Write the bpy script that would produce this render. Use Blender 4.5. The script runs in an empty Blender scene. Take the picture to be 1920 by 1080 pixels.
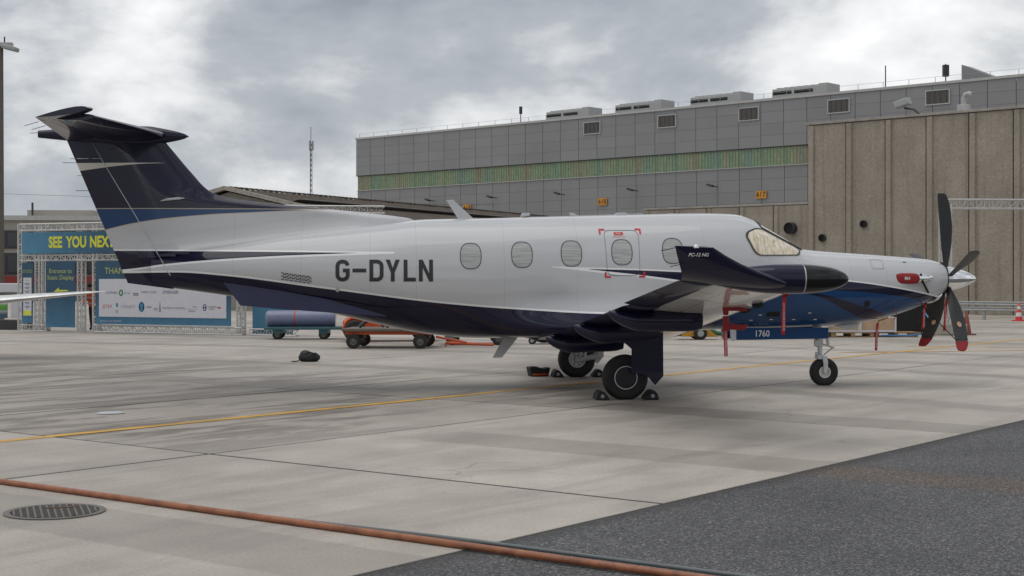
import bpy, bmesh, math, random
from mathutils import Vector, Matrix
random.seed(7)
S = bpy.context.scene
COL = S.collection
R = math.radians
PI = math.pi

# ---------------------------------------------------------------- camera
CAM_H = 1.657
cam = bpy.data.objects.new('camera', bpy.data.cameras.new('camera'))
COL.objects.link(cam)
cam.location = (0, 0, CAM_H)
cam.rotation_euler = (R(90), 0, 0)
cam.data.sensor_width = 36.0
cam.data.lens = 36.0 * 2740 / 1920
cam.data.shift_y = -18 / 1920
cam.data.clip_end = 3000
S.camera = cam
S.view_settings.view_transform = 'Standard'
S.view_settings.look = 'None'
S.view_settings.gamma = 1
S.view_settings.use_curve_mapping = False
S.view_settings.exposure = 0.47

# ---------------------------------------------------------------- sky and sun
SUN_EL, SUN_AZ = R(72), R(250)      # azimuth clockwise from +Y
W = bpy.data.worlds.new('World'); S.world = W; W.use_nodes = True
wt = W.node_tree; wt.nodes.clear()
def wn(t, **k):
    n = wt.nodes.new(t)
    for a, b in k.items(): setattr(n, a, b)
    return n
sky = wn('ShaderNodeTexSky', sky_type='NISHITA', sun_disc=False)
sky.sun_elevation = SUN_EL; sky.sun_rotation = SUN_AZ
bg1 = wn('ShaderNodeBackground'); bg1.inputs[1].default_value = 0.10
wt.links.new(sky.outputs[0], bg1.inputs[0])
tc = wn('ShaderNodeTexCoord')
mp = wn('ShaderNodeMapping'); mp.inputs['Scale'].default_value = (1.0, 1.0, 2.0)
mp.inputs['Location'].default_value = (-3.97, 7.49, 1.59)
wt.links.new(tc.outputs['Generated'], mp.inputs[0])
n1 = wn('ShaderNodeTexNoise'); n1.inputs['Scale'].default_value = 4.2; n1.inputs['Detail'].default_value = 9
n1.inputs['Roughness'].default_value = 0.55; n1.inputs['Distortion'].default_value = 0.12
wt.links.new(mp.outputs[0], n1.inputs['Vector'])
cr = wn('ShaderNodeValToRGB')
e = cr.color_ramp.elements
e[0].position = 0.35; e[0].color = (0.225, 0.248, 0.28, 1)
e[1].position = 0.70; e[1].color = (0.84, 0.835, 0.83, 1)
x = e.new(0.475); x.color = (0.345, 0.366, 0.392, 1)
x = e.new(0.575); x.color = (0.615, 0.62, 0.625, 1)
wt.links.new(n1.outputs[0], cr.inputs[0])
bg2 = wn('ShaderNodeBackground'); bg2.inputs[1].default_value = 1.0
wt.links.new(cr.outputs[0], bg2.inputs[0])
mx = wn('ShaderNodeMixShader'); mx.inputs[0].default_value = 0.96
wt.links.new(bg1.outputs[0], mx.inputs[1]); wt.links.new(bg2.outputs[0], mx.inputs[2])
wo = wn('ShaderNodeOutputWorld'); wt.links.new(mx.outputs[0], wo.inputs[0])
sd = bpy.data.lights.new('sun', 'SUN'); sd.energy = 0.8; sd.angle = R(60); sd.color = (1, 0.97, 0.92)
sun = bpy.data.objects.new('sun', sd); COL.objects.link(sun)
dv = Vector((math.sin(SUN_AZ) * math.cos(SUN_EL), math.cos(SUN_AZ) * math.cos(SUN_EL), math.sin(SUN_EL)))
sun.rotation_euler = dv.to_track_quat('Z', 'Y').to_euler()
sun.location = (0, 0, 60)

# ---------------------------------------------------------------- helpers: materials
MATS = {}
def nt_new(name):
    m = bpy.data.materials.new(name); m.use_nodes = True
    t = m.node_tree; b = t.nodes['Principled BSDF']
    return m, t, b
def node(t, typ, **k):
    n = t.nodes.new(typ)
    for a, v in k.items(): setattr(n, a, v)
    return n
def L(t, a, b): t.links.new(a, b)
def math_n(t, op, a, b=None, clamp=False):
    n = node(t, 'ShaderNodeMath', operation=op, use_clamp=clamp)
    for i, v in enumerate((a, b)):
        if v is None: continue
        if isinstance(v, (int, float)): n.inputs[i].default_value = v
        else: L(t, v, n.inputs[i])
    return n.outputs[0]
def mix_c(t, f, a, b, mode='MIX'):
    n = node(t, 'ShaderNodeMix', data_type='RGBA', blend_type=mode)
    for s, v in ((n.inputs[0], f), (n.inputs[6], a), (n.inputs[7], b)):
        if isinstance(v, (int, float)): s.default_value = v
        elif isinstance(v, tuple): s.default_value = (*v[:3], 1)
        else: L(t, v, s)
    return n.outputs[2]
def ramp(t, f, stops):
    n = node(t, 'ShaderNodeValToRGB'); el = n.color_ramp.elements
    while len(el) < len(stops): el.new(0.5)
    for e_, (p, c) in zip(el, stops):
        e_.position = p; e_.color = (c, c, c, 1) if isinstance(c, (int, float)) else (*c, 1)
    L(t, f, n.inputs[0]); return n.outputs[0]
def noise(t, vec, scale, detail=4, rough=0.55, scl=None, dist=0.0):
    if scl:
        m_ = node(t, 'ShaderNodeMapping'); m_.inputs['Scale'].default_value = scl
        L(t, vec, m_.inputs[0]); vec = m_.outputs[0]
    n = node(t, 'ShaderNodeTexNoise'); n.inputs['Scale'].default_value = scale
    n.inputs['Detail'].default_value = detail; n.inputs['Roughness'].default_value = rough
    n.inputs['Distortion'].default_value = dist
    L(t, vec, n.inputs['Vector']); return n.outputs[0]
def coords(t, kind='Object'): return node(t, 'ShaderNodeTexCoord').outputs[kind]
def bump(t, b, h, strength=0.2, dist=0.01):
    n = node(t, 'ShaderNodeBump'); n.inputs['Strength'].default_value = strength; n.inputs['Distance'].default_value = dist
    L(t, h, n.inputs['Height']); L(t, n.outputs[0], b.inputs['Normal'])
def mat(name, col, rough=0.5, metal=0.0, vary=0.12, scale=6.0, coat=0.0, bmp=0.0, dirt=0.0, emit=0):
    """plain procedural material: colour broken up by two noises"""
    if name in MATS: return MATS[name]
    m, t, b = nt_new(name)
    o = coords(t)
    n = noise(t, o, scale, 5)
    f = ramp(t, n, [(0.3, 1 - vary), (0.7, 1 + vary)])
    c = mix_c(t, 1.0, col, f, 'MULTIPLY')
    if dirt:
        d = ramp(t, noise(t, o, scale * 0.35, 6, 0.6), [(0.45, 0.0), (0.75, dirt)])
        c = mix_c(t, d, c, (0.09, 0.075, 0.06))
    L(t, c, b.inputs['Base Color'])
    rr = math_n(t, 'MULTIPLY_ADD', n, 0.18); rr.node.inputs[2].default_value = max(rough - 0.09, 0.02)
    L(t, rr, b.inputs['Roughness'])
    b.inputs['Metallic'].default_value = metal
    b.inputs['Coat Weight'].default_value = coat
    b.inputs['Coat Roughness'].default_value = 0.05
    if bmp: bump(t, b, noise(t, o, scale * 8, 4), bmp, 0.01)
    MATS[name] = m
    return m

# ---------------------------------------------------------------- helpers: meshes
class MB:
    def __init__(self): self.v = []; self.f = []
    def add(self, vs, fs):
        o = len(self.v); self.v += [tuple(p) for p in vs]; self.f += [tuple(i + o for i in q) for q in fs]; return self
    def box(self, c, s, rot=None):
        vs = [Vector((x * s[0] / 2, y * s[1] / 2, z * s[2] / 2)) for x in (-1, 1) for y in (-1, 1) for z in (-1, 1)]
        if rot is not None:
            M = rot if isinstance(rot, Matrix) else Matrix.Rotation(rot, 3, 'Z')
            vs = [M @ p for p in vs]
        c = Vector(c)
        return self.add([p + c for p in vs], [(0, 1, 3, 2), (4, 6, 7, 5), (0, 4, 5, 1), (2, 3, 7, 6), (0, 2, 6, 4), (1, 5, 7, 3)])
    def loft(self, rings, caps=True, closed=False):
        n = len(rings[0]); o = len(self.v)
        for r in rings: self.v += [tuple(p) for p in r]
        m = len(rings)
        for i in range(m if closed else m - 1):
            a = o + i * n; b = o + ((i + 1) % m) * n
            for j in range(n):
                k = (j + 1) % n; self.f.append((a + j, a + k, b + k, b + j))
        if caps and not closed:
            self.f.append(tuple(o + j for j in reversed(range(n))))
            self.f.append(tuple(o + (m - 1) * n + j for j in range(n)))
        return self
    def tube(self, pts, r, n=8, caps=True, closed=False):
        pts = [Vector(p) for p in pts]; rings = []; m = len(pts)
        prev = None
        for i, p in enumerate(pts):
            a = pts[i - 1] if (i > 0 or closed) else p; b = pts[(i + 1) % m] if (i < m - 1 or closed) else p
            d = (b - a).normalized()
            if prev is None:
                u = d.orthogonal().normalized()
            else:
                u = (prev - d * prev.dot(d)).normalized()
            prev = u; w = d.cross(u)
            rr = r[i] if isinstance(r, (list, tuple)) else r
            rings.append([p + (u * math.cos(2 * PI * j / n) + w * math.sin(2 * PI * j / n)) * rr for j in range(n)])
        return self.loft(rings, caps, closed)
    def lathe(self, prof, c, axis='Y', n=32, caps=False):
        """prof: (radius, offset along axis)"""
        rings = []; c = Vector(c)
        for r, h in prof:
            ring = []
            for j in range(n):
                a = 2 * PI * j / n; p, q = r * math.cos(a), r * math.sin(a)
                ring.append(c + (Vector((p, h, q)) if axis == 'Y' else Vector((h, p, q)) if axis == 'X' else Vector((p, q, h))))
            rings.append(ring)
        return self.loft(rings, caps)
    def prism(self, poly, axis, a, b):
        """polygon in the plane normal to axis, extruded from a to b along it"""
        def P(p, h): return (p[0], h, p[1]) if axis == 'Y' else (h, p[0], p[1]) if axis == 'X' else (p[0], p[1], h)
        n = len(poly)
        vs = [P(p, a) for p in poly] + [P(p, b) for p in poly]
        fs = [tuple(reversed(range(n))), tuple(range(n, 2 * n))] + [(i, (i + 1) % n, n + (i + 1) % n, n + i) for i in range(n)]
        return self.add(vs, fs)
    def xform(self, M):
        self.v = [tuple(M @ Vector(p)) for p in self.v]; return self
    def mesh(self, name, m=None, smooth=None, recalc=True):
        me = bpy.data.meshes.new(name); me.from_pydata(self.v, [], self.f)
        if recalc:
            bm = bmesh.new(); bm.from_mesh(me); bmesh.ops.recalc_face_normals(bm, faces=bm.faces); bm.to_mesh(me); bm.free()
        if m: me.materials.append(m)
        if smooth is not None:
            me.polygons.foreach_set('use_smooth', [True] * len(me.polygons)); me.set_sharp_from_angle(angle=R(smooth))
        me.update(); return me
    def build(self, name, m, parent=None, smooth=None, bevel=0, loc=None, rz=0, recalc=True):
        o = bpy.data.objects.new(name, self.mesh(name, m, smooth, recalc)); COL.objects.link(o)
        if parent: o.parent = parent
        if loc is not None: o.location = loc
        if rz: o.rotation_euler = (0, 0, rz)
        if bevel:
            b = o.modifiers.new('bevel', 'BEVEL'); b.width = bevel; b.segments = 2; b.limit_method = 'ANGLE'; b.angle_limit = R(40)
        return o
def tag(o, label, cat, group=None, kind=None):
    if label: o['label'] = label
    if cat: o['category'] = cat
    if group: o['group'] = group
    if kind: o['kind'] = kind
    return o
def empty(name, loc=(0, 0, 0), rz=0, label=None, cat=None, group=None):
    o = bpy.data.objects.new(name, None); COL.objects.link(o); o.location = loc; o.rotation_euler = (0, 0, rz)
    o.empty_display_size = 0.3
    return tag(o, label, cat, group)
def copy_tree(o, parent=None):
    c = o.copy(); COL.objects.link(c); c.parent = parent
    for ch in list(o.children): copy_tree(ch, c)
    return c
def text_mesh(s, size, align='CENTER', extrude=0.0, shear=0.0, bold=0.0, spacing=1.0):
    cu = bpy.data.curves.new('t', 'FONT'); cu.body = s; cu.size = size; cu.align_x = align; cu.align_y = 'CENTER'
    cu.extrude = extrude; cu.shear = shear; cu.offset = bold; cu.space_character = spacing; cu.resolution_u = 4
    o = bpy.data.objects.new('t', cu); COL.objects.link(o)
    dg = bpy.context.evaluated_depsgraph_get(); dg.update()
    me = bpy.data.meshes.new_from_object(o.evaluated_get(dg))
    bpy.data.objects.remove(o); bpy.data.curves.remove(cu)
    return me
def text_obj(name, s, size, m, parent, M, **k):
    """flat lettering; M places its (x right, y up) plane"""
    me = text_mesh(s, size, **k); me.transform(M); me.materials.clear(); me.materials.append(m); me.name = name
    o = bpy.data.objects.new(name, me); COL.objects.link(o); o.parent = parent; return o
def frame(o, xd, yd):
    """matrix that takes text space (x right, y up) to the plane with axes xd, yd at o"""
    xd = Vector(xd).normalized(); yd = Vector(yd).normalized(); z = xd.cross(yd)
    M = Matrix.Identity(4)
    for i in range(3): M[i][0] = xd[i]; M[i][1] = yd[i]; M[i][2] = z[i]; M[i][3] = o[i]
    return M
def interp(tab, x):
    """monotone cubic through (x, y...) rows sorted by x"""
    xs = [r[0] for r in tab]
    if x <= xs[0]: return list(tab[0][1:])
    if x >= xs[-1]: return list(tab[-1][1:])
    i = max(k for k in range(len(xs) - 1) if xs[k] <= x)
    out = []
    for c in range(1, len(tab[0])):
        y = [r[c] for r in tab]
        d = [(y[k + 1] - y[k]) / (xs[k + 1] - xs[k]) for k in range(len(xs) - 1)]
        def sl(k):
            if k == 0: return d[0]
            if k == len(xs) - 1: return d[-1]
            return 0 if d[k - 1] * d[k] <= 0 else 2 * d[k - 1] * d[k] / (d[k - 1] + d[k])
        h = xs[i + 1] - xs[i]; s = (x - xs[i]) / h; m0, m1 = sl(i) * h, sl(i + 1) * h
        out.append((2 * s**3 - 3 * s**2 + 1) * y[i] + (s**3 - 2 * s**2 + s) * m0 + (-2 * s**3 + 3 * s**2) * y[i + 1] + (s**3 - s**2) * m1)
    return out

# ---------------------------------------------------------------- ground
GA = R(52.5)                       # direction of the slab grid
GU = Vector((math.cos(GA), math.sin(GA), 0)); GV = Vector((math.sin(GA), -math.cos(GA), 0))
def grid_coords(t):
    """position turned into slab-grid coordinates (u along the yellow line, v across)"""
    g = node(t, 'ShaderNodeNewGeometry').outputs['Position']
    r = node(t, 'ShaderNodeVectorRotate', rotation_type='Z_AXIS'); r.inputs['Angle'].default_value = -GA
    L(t, g, r.inputs['Vector'])
    s = node(t, 'ShaderNodeSeparateXYZ'); L(t, r.outputs[0], s.inputs[0])
    return g, r.outputs[0], s.outputs[0], math_n(t, 'MULTIPLY', s.outputs[1], -1.0)
def band(t, val, lo, hi, soft, wob=None):
    if wob is not None: val = math_n(t, 'ADD', val, wob)
    a = node(t, 'ShaderNodeMapRange', interpolation_type='SMOOTHSTEP'); L(t, val, a.inputs[0]); a.inputs[1].default_value = lo - soft; a.inputs[2].default_value = lo + soft
    b = node(t, 'ShaderNodeMapRange', interpolation_type='SMOOTHSTEP'); L(t, val, b.inputs[0]); b.inputs[1].default_value = hi - soft; b.inputs[2].default_value = hi + soft
    return math_n(t, 'SUBTRACT', a.outputs[0], b.outputs[0], True)
def concrete_ground():
    m, t, b = nt_new('apron_concrete')
    g, rv, u, v = grid_coords(t)
    base = (0.462, 0.416, 0.366)
    big = ramp(t, noise(t, g, 0.16, 5, 0.6), [(0.3, 0.80), (0.7, 1.10)])
    med = ramp(t, noise(t, g, 1.3, 6, 0.6), [(0.25, 0.84), (0.75, 1.10)])
    fine = ramp(t, noise(t, g, 38, 4, 0.8), [(0.25, 0.74), (0.75, 1.22)])
    c = mix_c(t, 1, base, big, 'MULTIPLY'); c = mix_c(t, 1, c, med, 'MULTIPLY'); c = mix_c(t, 1, c, fine, 'MULTIPLY')
    oi = node(t, 'ShaderNodeObjectInfo').outputs['Random']
    c = mix_c(t, 1, c, ramp(t, oi, [(0, 0.91), (1, 1.06)]), 'MULTIPLY')
    # water and rubber streaks, dragged roughly along the rows of stands
    st = noise(t, rv, 1.0, 9, 0.70, (0.24, 1.3, 1), 0.8)
    wet = math_n(t, 'MULTIPLY', math_n(t, 'MULTIPLY', math_n(t, 'GREATER_THAN', u, 9.21), band(t, u, 5.0, 19.0, 3.0)), band(t, v, -27, -11.5, 1.8))
    amt = math_n(t, 'MULTIPLY', ramp(t, st, [(0.47, 0.0), (0.56, 1.0)]), math_n(t, 'MULTIPLY_ADD', wet, 0.72))
    amt.node.inputs[1].links[0].from_node.inputs[2].default_value = 0.22
    c = mix_c(t, math_n(t, 'MULTIPLY', wet, 0.30), c, (0.20, 0.175, 0.15))
    c = mix_c(t, amt, c, (0.150, 0.122, 0.096))
    # cast repair strips, one metre wide, across the slabs
    wob = math_n(t, 'MULTIPLY', noise(t, g, 2.2, 4), 0.12)
    for lo, hi, k in ((5.75, 6.65, 0.30), (11.35, 12.3, 0.36), (15.4, 16.35, 0.40), (27.2, 28.3, 0.35), (36, 37.1, 0.3)):
        bm_ = math_n(t, 'MULTIPLY', band(t, u, lo, hi, 0.03, wob), k)
        if lo == 11.35: bm_ = math_n(t, 'MULTIPLY', bm_, band(t, v, -9.9, 50, 0.4, wob))
        c = mix_c(t, bm_, c, (0.17, 0.152, 0.13))
    # curved tyre rubber
    w = node(t, 'ShaderNodeTexWave', wave_type='RINGS', rings_direction='Z', wave_profile='SIN'); w.inputs['Scale'].default_value = 0.055
    w.inputs['Distortion'].default_value = 2.0; w.inputs['Detail'].default_value = 2; w.inputs['Detail Scale'].default_value = 0.5
    mp_ = node(t, 'ShaderNodeMapping'); mp_.inputs['Location'].default_value = (24, 3, 0); L(t, g, mp_.inputs[0]); L(t, mp_.outputs[0], w.inputs[0])
    tr = math_n(t, 'MULTIPLY', ramp(t, w.outputs[1], [(0.93, 0.0), (0.985, 0.38)]), band(t, u, 17, 70, 3))
    c = mix_c(t, tr, c, (0.13, 0.118, 0.105))
    # hairline cracks
    vo = node(t, 'ShaderNodeTexVoronoi', feature='DISTANCE_TO_EDGE'); vo.inputs['Scale'].default_value = 0.23
    dn = node(t, 'ShaderNodeVectorMath', operation='ADD'); L(t, g, dn.inputs[0])
    nn = node(t, 'ShaderNodeTexNoise'); nn.inputs['Scale'].default_value = 1.2; L(t, g, nn.inputs['Vector']); L(t, nn.outputs['Color'], dn.inputs[1]); L(t, dn.outputs[0], vo.inputs['Vector'])
    ck = math_n(t, 'MULTIPLY', ramp(t, vo.outputs['Distance'], [(0.0, 1.0), (0.0035, 0.0)]), ramp(t, noise(t, g, 0.3, 2), [(0.5, 0), (0.6, 0.5)]))
    c = mix_c(t, ck, c, (0.07, 0.06, 0.05))
    L(t, c, b.inputs['Base Color'])
    L(t, ramp(t, amt, [(0.0, 0.78), (0.5, 0.5)]), b.inputs['Roughness'])
    bump(t, b, noise(t, g, 40, 4, 0.7), 0.25, 0.004)
    return m
def asphalt_ground():
    m, t, b = nt_new('asphalt')
    g, rv, u, v = grid_coords(t)
    vo = node(t, 'ShaderNodeTexVoronoi'); vo.inputs['Scale'].default_value = 95; L(t, g, vo.inputs['Vector'])
    s = node(t, 'ShaderNodeSeparateColor'); L(t, vo.outputs['Color'], s.inputs[0])
    stone = ramp(t, s.outputs[0], [(0.0, (0.018, 0.018, 0.019)), (0.5, (0.062, 0.062, 0.065)), (0.9, (0.135, 0.133, 0.134)), (1.0, (0.30, 0.285, 0.265))])
    c = mix_c(t, 1, stone, ramp(t, noise(t, g, 0.7, 5), [(0.3, 0.82), (0.7, 1.2)]), 'MULTIPLY')
    wob = math_n(t, 'MULTIPLY', noise(t, g, 1.7, 4), 0.5)
    bb = math_n(t, 'MULTIPLY', band(t, u, 11.55, 12.35, 0.18, wob), ramp(t, s.outputs[1], [(0.2, 0.4), (0.6, 1.0)]))
    c = mix_c(t, bb, c, mix_c(t, 1, c, (1.35, 1.0, 0.8), 'MULTIPLY'))
    b2 = math_n(t, 'MULTIPLY', band(t, u, 5.0, 6.0, 0.15, wob), ramp(t, s.outputs[1], [(0.25, 0.15), (0.6, 0.8)]))
    c = mix_c(t, b2, c, mix_c(t, 1, c, (1.3, 1.0, 0.82), 'MULTIPLY'))
    ed = band(t, v, -5.8, -5.45, 0.1, math_n(t, 'MULTIPLY', wob, 0.3))
    c = mix_c(t, math_n(t, 'MULTIPLY', ed, 0.6), c, (0.025, 0.024, 0.023))
    L(t, c, b.inputs['Base Color']); b.inputs['Roughness'].default_value = 0.72
    bump(t, b, vo.outputs['Distance'], 0.7, 0.006)
    return m
M_CONC = concrete_ground(); M_ASPH = asphalt_ground()
M_JOINT = mat('joint_filler', (0.035, 0.032, 0.03), 0.9)
# base sheet to the horizon
gs = MB().add([(-1500, -200, -0.03), (1500, -200, -0.03), (1500, 2500, -0.03), (-1500, 2500, -0.03)], [(0, 1, 2, 3)]).build('ground', M_CONC)
tag(gs, 'pale concrete airfield ground stretching away under everything', 'ground', kind='structure')
jb = MB(); 
def gpt(u, v, z=0.0): p = GU * u + GV * v; return (p.x, p.y, z)
U0, DU, V0, DV = 9.21 - 6.1 * 3, 6.1, -5.65, 5.02
NU, NV = 14, 13
ap = MB().add([gpt(U0, V0, -0.0045), gpt(U0, V0 - NV * DV, -0.0045), gpt(U0 + NU * DU, V0 - NV * DV, -0.0045), gpt(U0 + NU * DU, V0, -0.0045)], [(0, 1, 2, 3)]).build('concrete_apron', M_JOINT)
tag(ap, 'grey concrete apron of large jointed slabs under the parked aircraft', 'apron', kind='structure')
def slab_mesh():
    g = 0.027; a, c = DU / 2 - g, DV / 2 - g; k = 0.004
    top = [(-a + k, -c + k, 0), (a - k, -c + k, 0), (a - k, c - k, 0), (-a + k, c - k, 0)]
    mid = [(-a, -c, -k), (a, -c, -k), (a, c, -k), (-a, c, -k)]
    low = [(x, y, -0.012) for x, y, z in mid]
    return MB().loft([low, mid, top]).mesh('slab', M_CONC)
SLAB = slab_mesh()
for i in range(NU):
    for j in range(NV):
        c = GU * (U0 + (i + .5) * DU) + GV * (V0 - (j + .5) * DV)
        if c.y < 2 or c.x < -34 or c.x > 34: continue
        o = bpy.data.objects.new('slab', SLAB); COL.objects.link(o); o.parent = ap
        o.location = (c.x, c.y, random.uniform(-0.0015, 0.0015)); o.rotation_euler = (0, 0, GA)
asl = MB().add([gpt(-20, V0 + .002, -0.004), gpt(-20, 60, -0.004), gpt(70, 60, -0.004), gpt(70, V0 + .002, -0.004)], [(0, 1, 2, 3)])
asl.add([gpt(-20, V0 + .002, -0.004), gpt(70, V0 + .002, -0.004), gpt(70, V0 + .002, -0.03), gpt(-20, V0 + .002, -0.03)], [(0, 1, 2, 3)])
tag(asl.build('asphalt_road', M_ASPH), 'dark grey asphalt strip with coarse speckled stones', 'road', kind='structure')
M_YEL = mat('yellow_paint', (0.62, 0.34, 0.035), 0.6, vary=0.15, scale=3, dirt=0.55)
M_WLINE = mat('white_paint', (0.62, 0.60, 0.56), 0.6, vary=0.1, scale=3, dirt=0.5)
def strip(name, m, p, q, w, z, label):
    p, q = Vector((*p, 0)), Vector((*q, 0)); d = (q - p).normalized(); n = Vector((-d.y, d.x, 0)) * w / 2; k = max(2, int((q - p).length / 2)); mb = MB()
    rows = [(p.lerp(q, i / k) + n, p.lerp(q, i / k) - n) for i in range(k + 1)]
    vs = [(a.x, a.y, z) for r in rows for a in r]
    mb.add(vs, [(2 * i, 2 * i + 1, 2 * i + 3, 2 * i + 2) for i in range(k)])
    o = mb.build(name, m); tag(o, label, 'marking', kind='structure'); return o
a_, b_ = gpt(-6, -13.15), gpt(62, -13.15)
strip('painted_line', M_YEL, a_[:2], b_[:2], 0.15, 0.004, 'yellow taxi guide line running past the nose wheel')
strip('painted_line', M_YEL, (7.3, 32.6), (11.9, 33.6), 0.13, 0.0045, 'short yellow line crossing the guide line beyond the propeller')
strip('painted_line', M_YEL, (9.6, 35.6), (12.9, 35.1), 0.13, 0.0045, 'short yellow line ahead of the aircraft beside the longer one')
strip('painted_line', M_WLINE, (-22, 36.4), (-5.5, 41.7), 0.12, 0.004, 'thin white line in front of the truss gate')
strip('painted_line', M_WLINE, (15.0, 40.4), (30, 44.6), 0.12, 0.004, 'thin white line beside the orange cone')
strip('painted_line', M_WLINE, (10, 54.8), (40, 57.5), 0.15, 0.004, 'long white edge line along the concrete wall')
# ================================================================ the aircraft
# local frame: x forward (spinner tip at 0), y to its left, z up
XM = -6.07
AIR = empty('propeller_aircraft', (7.366 + XM * math.cos(R(5.74)), 22.92 + XM * math.sin(R(5.74)), 0), R(5.74),
            'single-engine turboprop aircraft in white, navy and blue paint parked on the apron', 'aircraft')
def apart(o):
    o.parent = AIR; o.location = (-XM, 0, 0); return o
def ab(mb, name, m, smooth=35, bevel=0, parent=None, recalc=True):
    o = mb.build(name, m, None, smooth, bevel, recalc=recalc)
    if parent is None: return apart(o)
    o.parent = parent; return o

NAVY = (0.0085, 0.0085, 0.030); BLUE = (0.007, 0.046, 0.14); WHITE = (0.515, 0.52, 0.532); PIN = (0.80, 0.80, 0.80)
def curve_n(t, xv, pts):
    n = node(t, 'ShaderNodeFloatCurve'); c = n.mapping.curves[0]
    n.mapping.use_clip = False
    p = [((x + 14.6) / 14.6, z / 4.6) for x, z in sorted(pts)]
    while len(c.points) < len(p): c.points.new(0.5, 0.5)
    for q, (a, b) in zip(c.points, p): q.location = (a, b); q.handle_type = 'AUTO_CLAMPED'
    n.mapping.update(); L(t, xv, n.inputs['Value'])
    return math_n(t, 'MULTIPLY', n.outputs[0], 4.6)
def livery():
    m, t, b = nt_new('aircraft_livery')
    s = node(t, 'ShaderNodeSeparateXYZ'); o = coords(t); L(t, o, s.inputs[0]); X, Z = s.outputs[0], s.outputs[2]
    xv = math_n(t, 'MULTIPLY_ADD', X, 1 / 14.6); xv.node.inputs[2].default_value = 1.0
    cache = {}
    def cv(pts):
        k = tuple(pts)
        if k not in cache: cache[k] = curve_n(t, xv, pts)
        return cache[k]
    def below(pts, off=0.0): return math_n(t, 'LESS_THAN', math_n(t, 'SUBTRACT', Z, off), cv(pts))
    def above(pts, off=0.0): return math_n(t, 'GREATER_THAN', math_n(t, 'SUBTRACT', Z, off), cv(pts))
    def xr(lo, hi): return math_n(t, 'MULTIPLY', math_n(t, 'GREATER_THAN', X, lo), math_n(t, 'LESS_THAN', X, hi))
    def AND(*a):
        r = a[0]
        for q in a[1:]: r = math_n(t, 'MULTIPLY', r, q)
        return r
    c = mix_c(t, 0.0, WHITE, WHITE)
    belly = ((-14.6, 1.73), (-13.13, 1.735), (-12.44, 1.744), (-11.68, 1.696), (-10.28, 1.517), (-8.42, 1.285), (-7.05, 1.181), (-6.26, 1.14), (-4.6, 1.12), (-0.0, 1.10))
    ftop = ((-6.36, 1.795), (-5.6, 1.775), (-4.87, 1.745), (-3.6, 1.69), (-2.36, 1.609), (-1.76, 1.535), (-0.96, 1.395), (0.0, 1.20))
    fbot = ((-6.36, 1.790), (-5.07, 1.641), (-4.3, 1.50), (-3.6, 1.25), (-3.0, 0.9), (-2.5, 0.5), (0, 0.3))
    rtop = ((-14.6, 2.07), (-12.44, 2.059), (-11.21, 2.048), (-9.75, 2.030))
    rbot = ((-14.6, 1.70), (-13.16, 1.790), (-12.46, 1.877), (-11.21, 1.969), (-9.75, 2.028))
    ftn = ((-14.6, 2.692), (-11.23, 2.695), (-10.2, 2.690), (-8.0, 2.66))
    fbw = ((-14.6, 2.10), (-13.44, 2.379), (-12.94, 2.491), (-12.05, 2.597), (-11.23, 2.645), (-10.3, 2.687), (-8, 2.7))
    tst = ((-14.6, 3.35), (-13.86, 3.356), (-12.56, 3.366))
    tsb = ((-14.6, 3.12), (-13.81, 3.239), (-13.02, 3.339), (-12.56, 3.364))
    # lower navy with a white pin line above it
    c = mix_c(t, AND(below(belly, 0.028), xr(-14.6, -3.2)), c, PIN)
    c = mix_c(t, AND(below(belly), xr(-14.6, -3.2)), c, NAVY)
    # forward navy wedge that widens into the nose
    c = mix_c(t, AND(below(ftop, 0.022), above(fbot, -0.03), xr(-6.9, 0)), c, PIN)
    c = mix_c(t, AND(below(ftop), above(fbot), xr(-6.36, 0)), c, NAVY)
    # blue sweeps on the nose
    b1t = ((-4.6, 1.30), (-4.1, 1.48), (-3.4, 1.535), (-2.49, 1.475), (-1.6, 1.40), (-0.9, 1.30), (0, 1.2))
    b1b = ((-4.6, 0.80), (-4.3, 0.7), (-2.0, 0.4), (0, 0.3))
    d1t = ((-3.6, 1.50), (-2.91, 1.44), (-2.24, 1.27), (-1.6, 1.08), (-1.0, 0.8), (0, 0.5))
    d1b = ((-3.6, 1.50), (-2.91, 1.40), (-2.4, 1.18), (-1.82, 0.93), (-1.2, 0.6), (0, 0.2))
    c = mix_c(t, AND(below(b1t), above(b1b), xr(-4.35, 0)), c, BLUE)
    c = mix_c(t, AND(below(d1t), above(d1b), xr(-3.6, 0)), c, NAVY)
    # tail
    c = mix_c(t, AND(below(rtop, 0.022), above(rbot, -0.03), xr(-14.6, -9.2)), c, PIN)
    c = mix_c(t, AND(below(rtop), above(rbot), xr(-14.6, -9.75)), c, NAVY)
    c = mix_c(t, AND(above(fbw, -0.012), xr(-14.6, -10.25)), c, (0.42, 0.36, 0.27))
    c = mix_c(t, AND(above(fbw), xr(-14.6, -10.3)), c, BLUE)
    c = mix_c(t, AND(above(ftn, -0.012), xr(-14.6, -10.2)), c, (0.42, 0.36, 0.27))
    c = mix_c(t, AND(above(ftn), xr(-14.6, -8.6)), c, NAVY)
    c = mix_c(t, AND(below(tst), above(tsb), xr(-14.6, -12.56)), c, (0.62, 0.60, 0.54))
    # skin joints
    ln = None
    for xx in (-11.55, -10.55, -9.55, -8.88, -7.6, -6.52, -4.62, -3.62, -2.3, -1.72):
        q = math_n(t, 'LESS_THAN', math_n(t, 'ABSOLUTE', math_n(t, 'SUBTRACT', X, xx)), 0.0045)
        ln = q if ln is None else math_n(t, 'MAXIMUM', ln, q)
    c = mix_c(t, math_n(t, 'MULTIPLY', ln, 0.16), c, (0.05, 0.05, 0.05))
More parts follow.
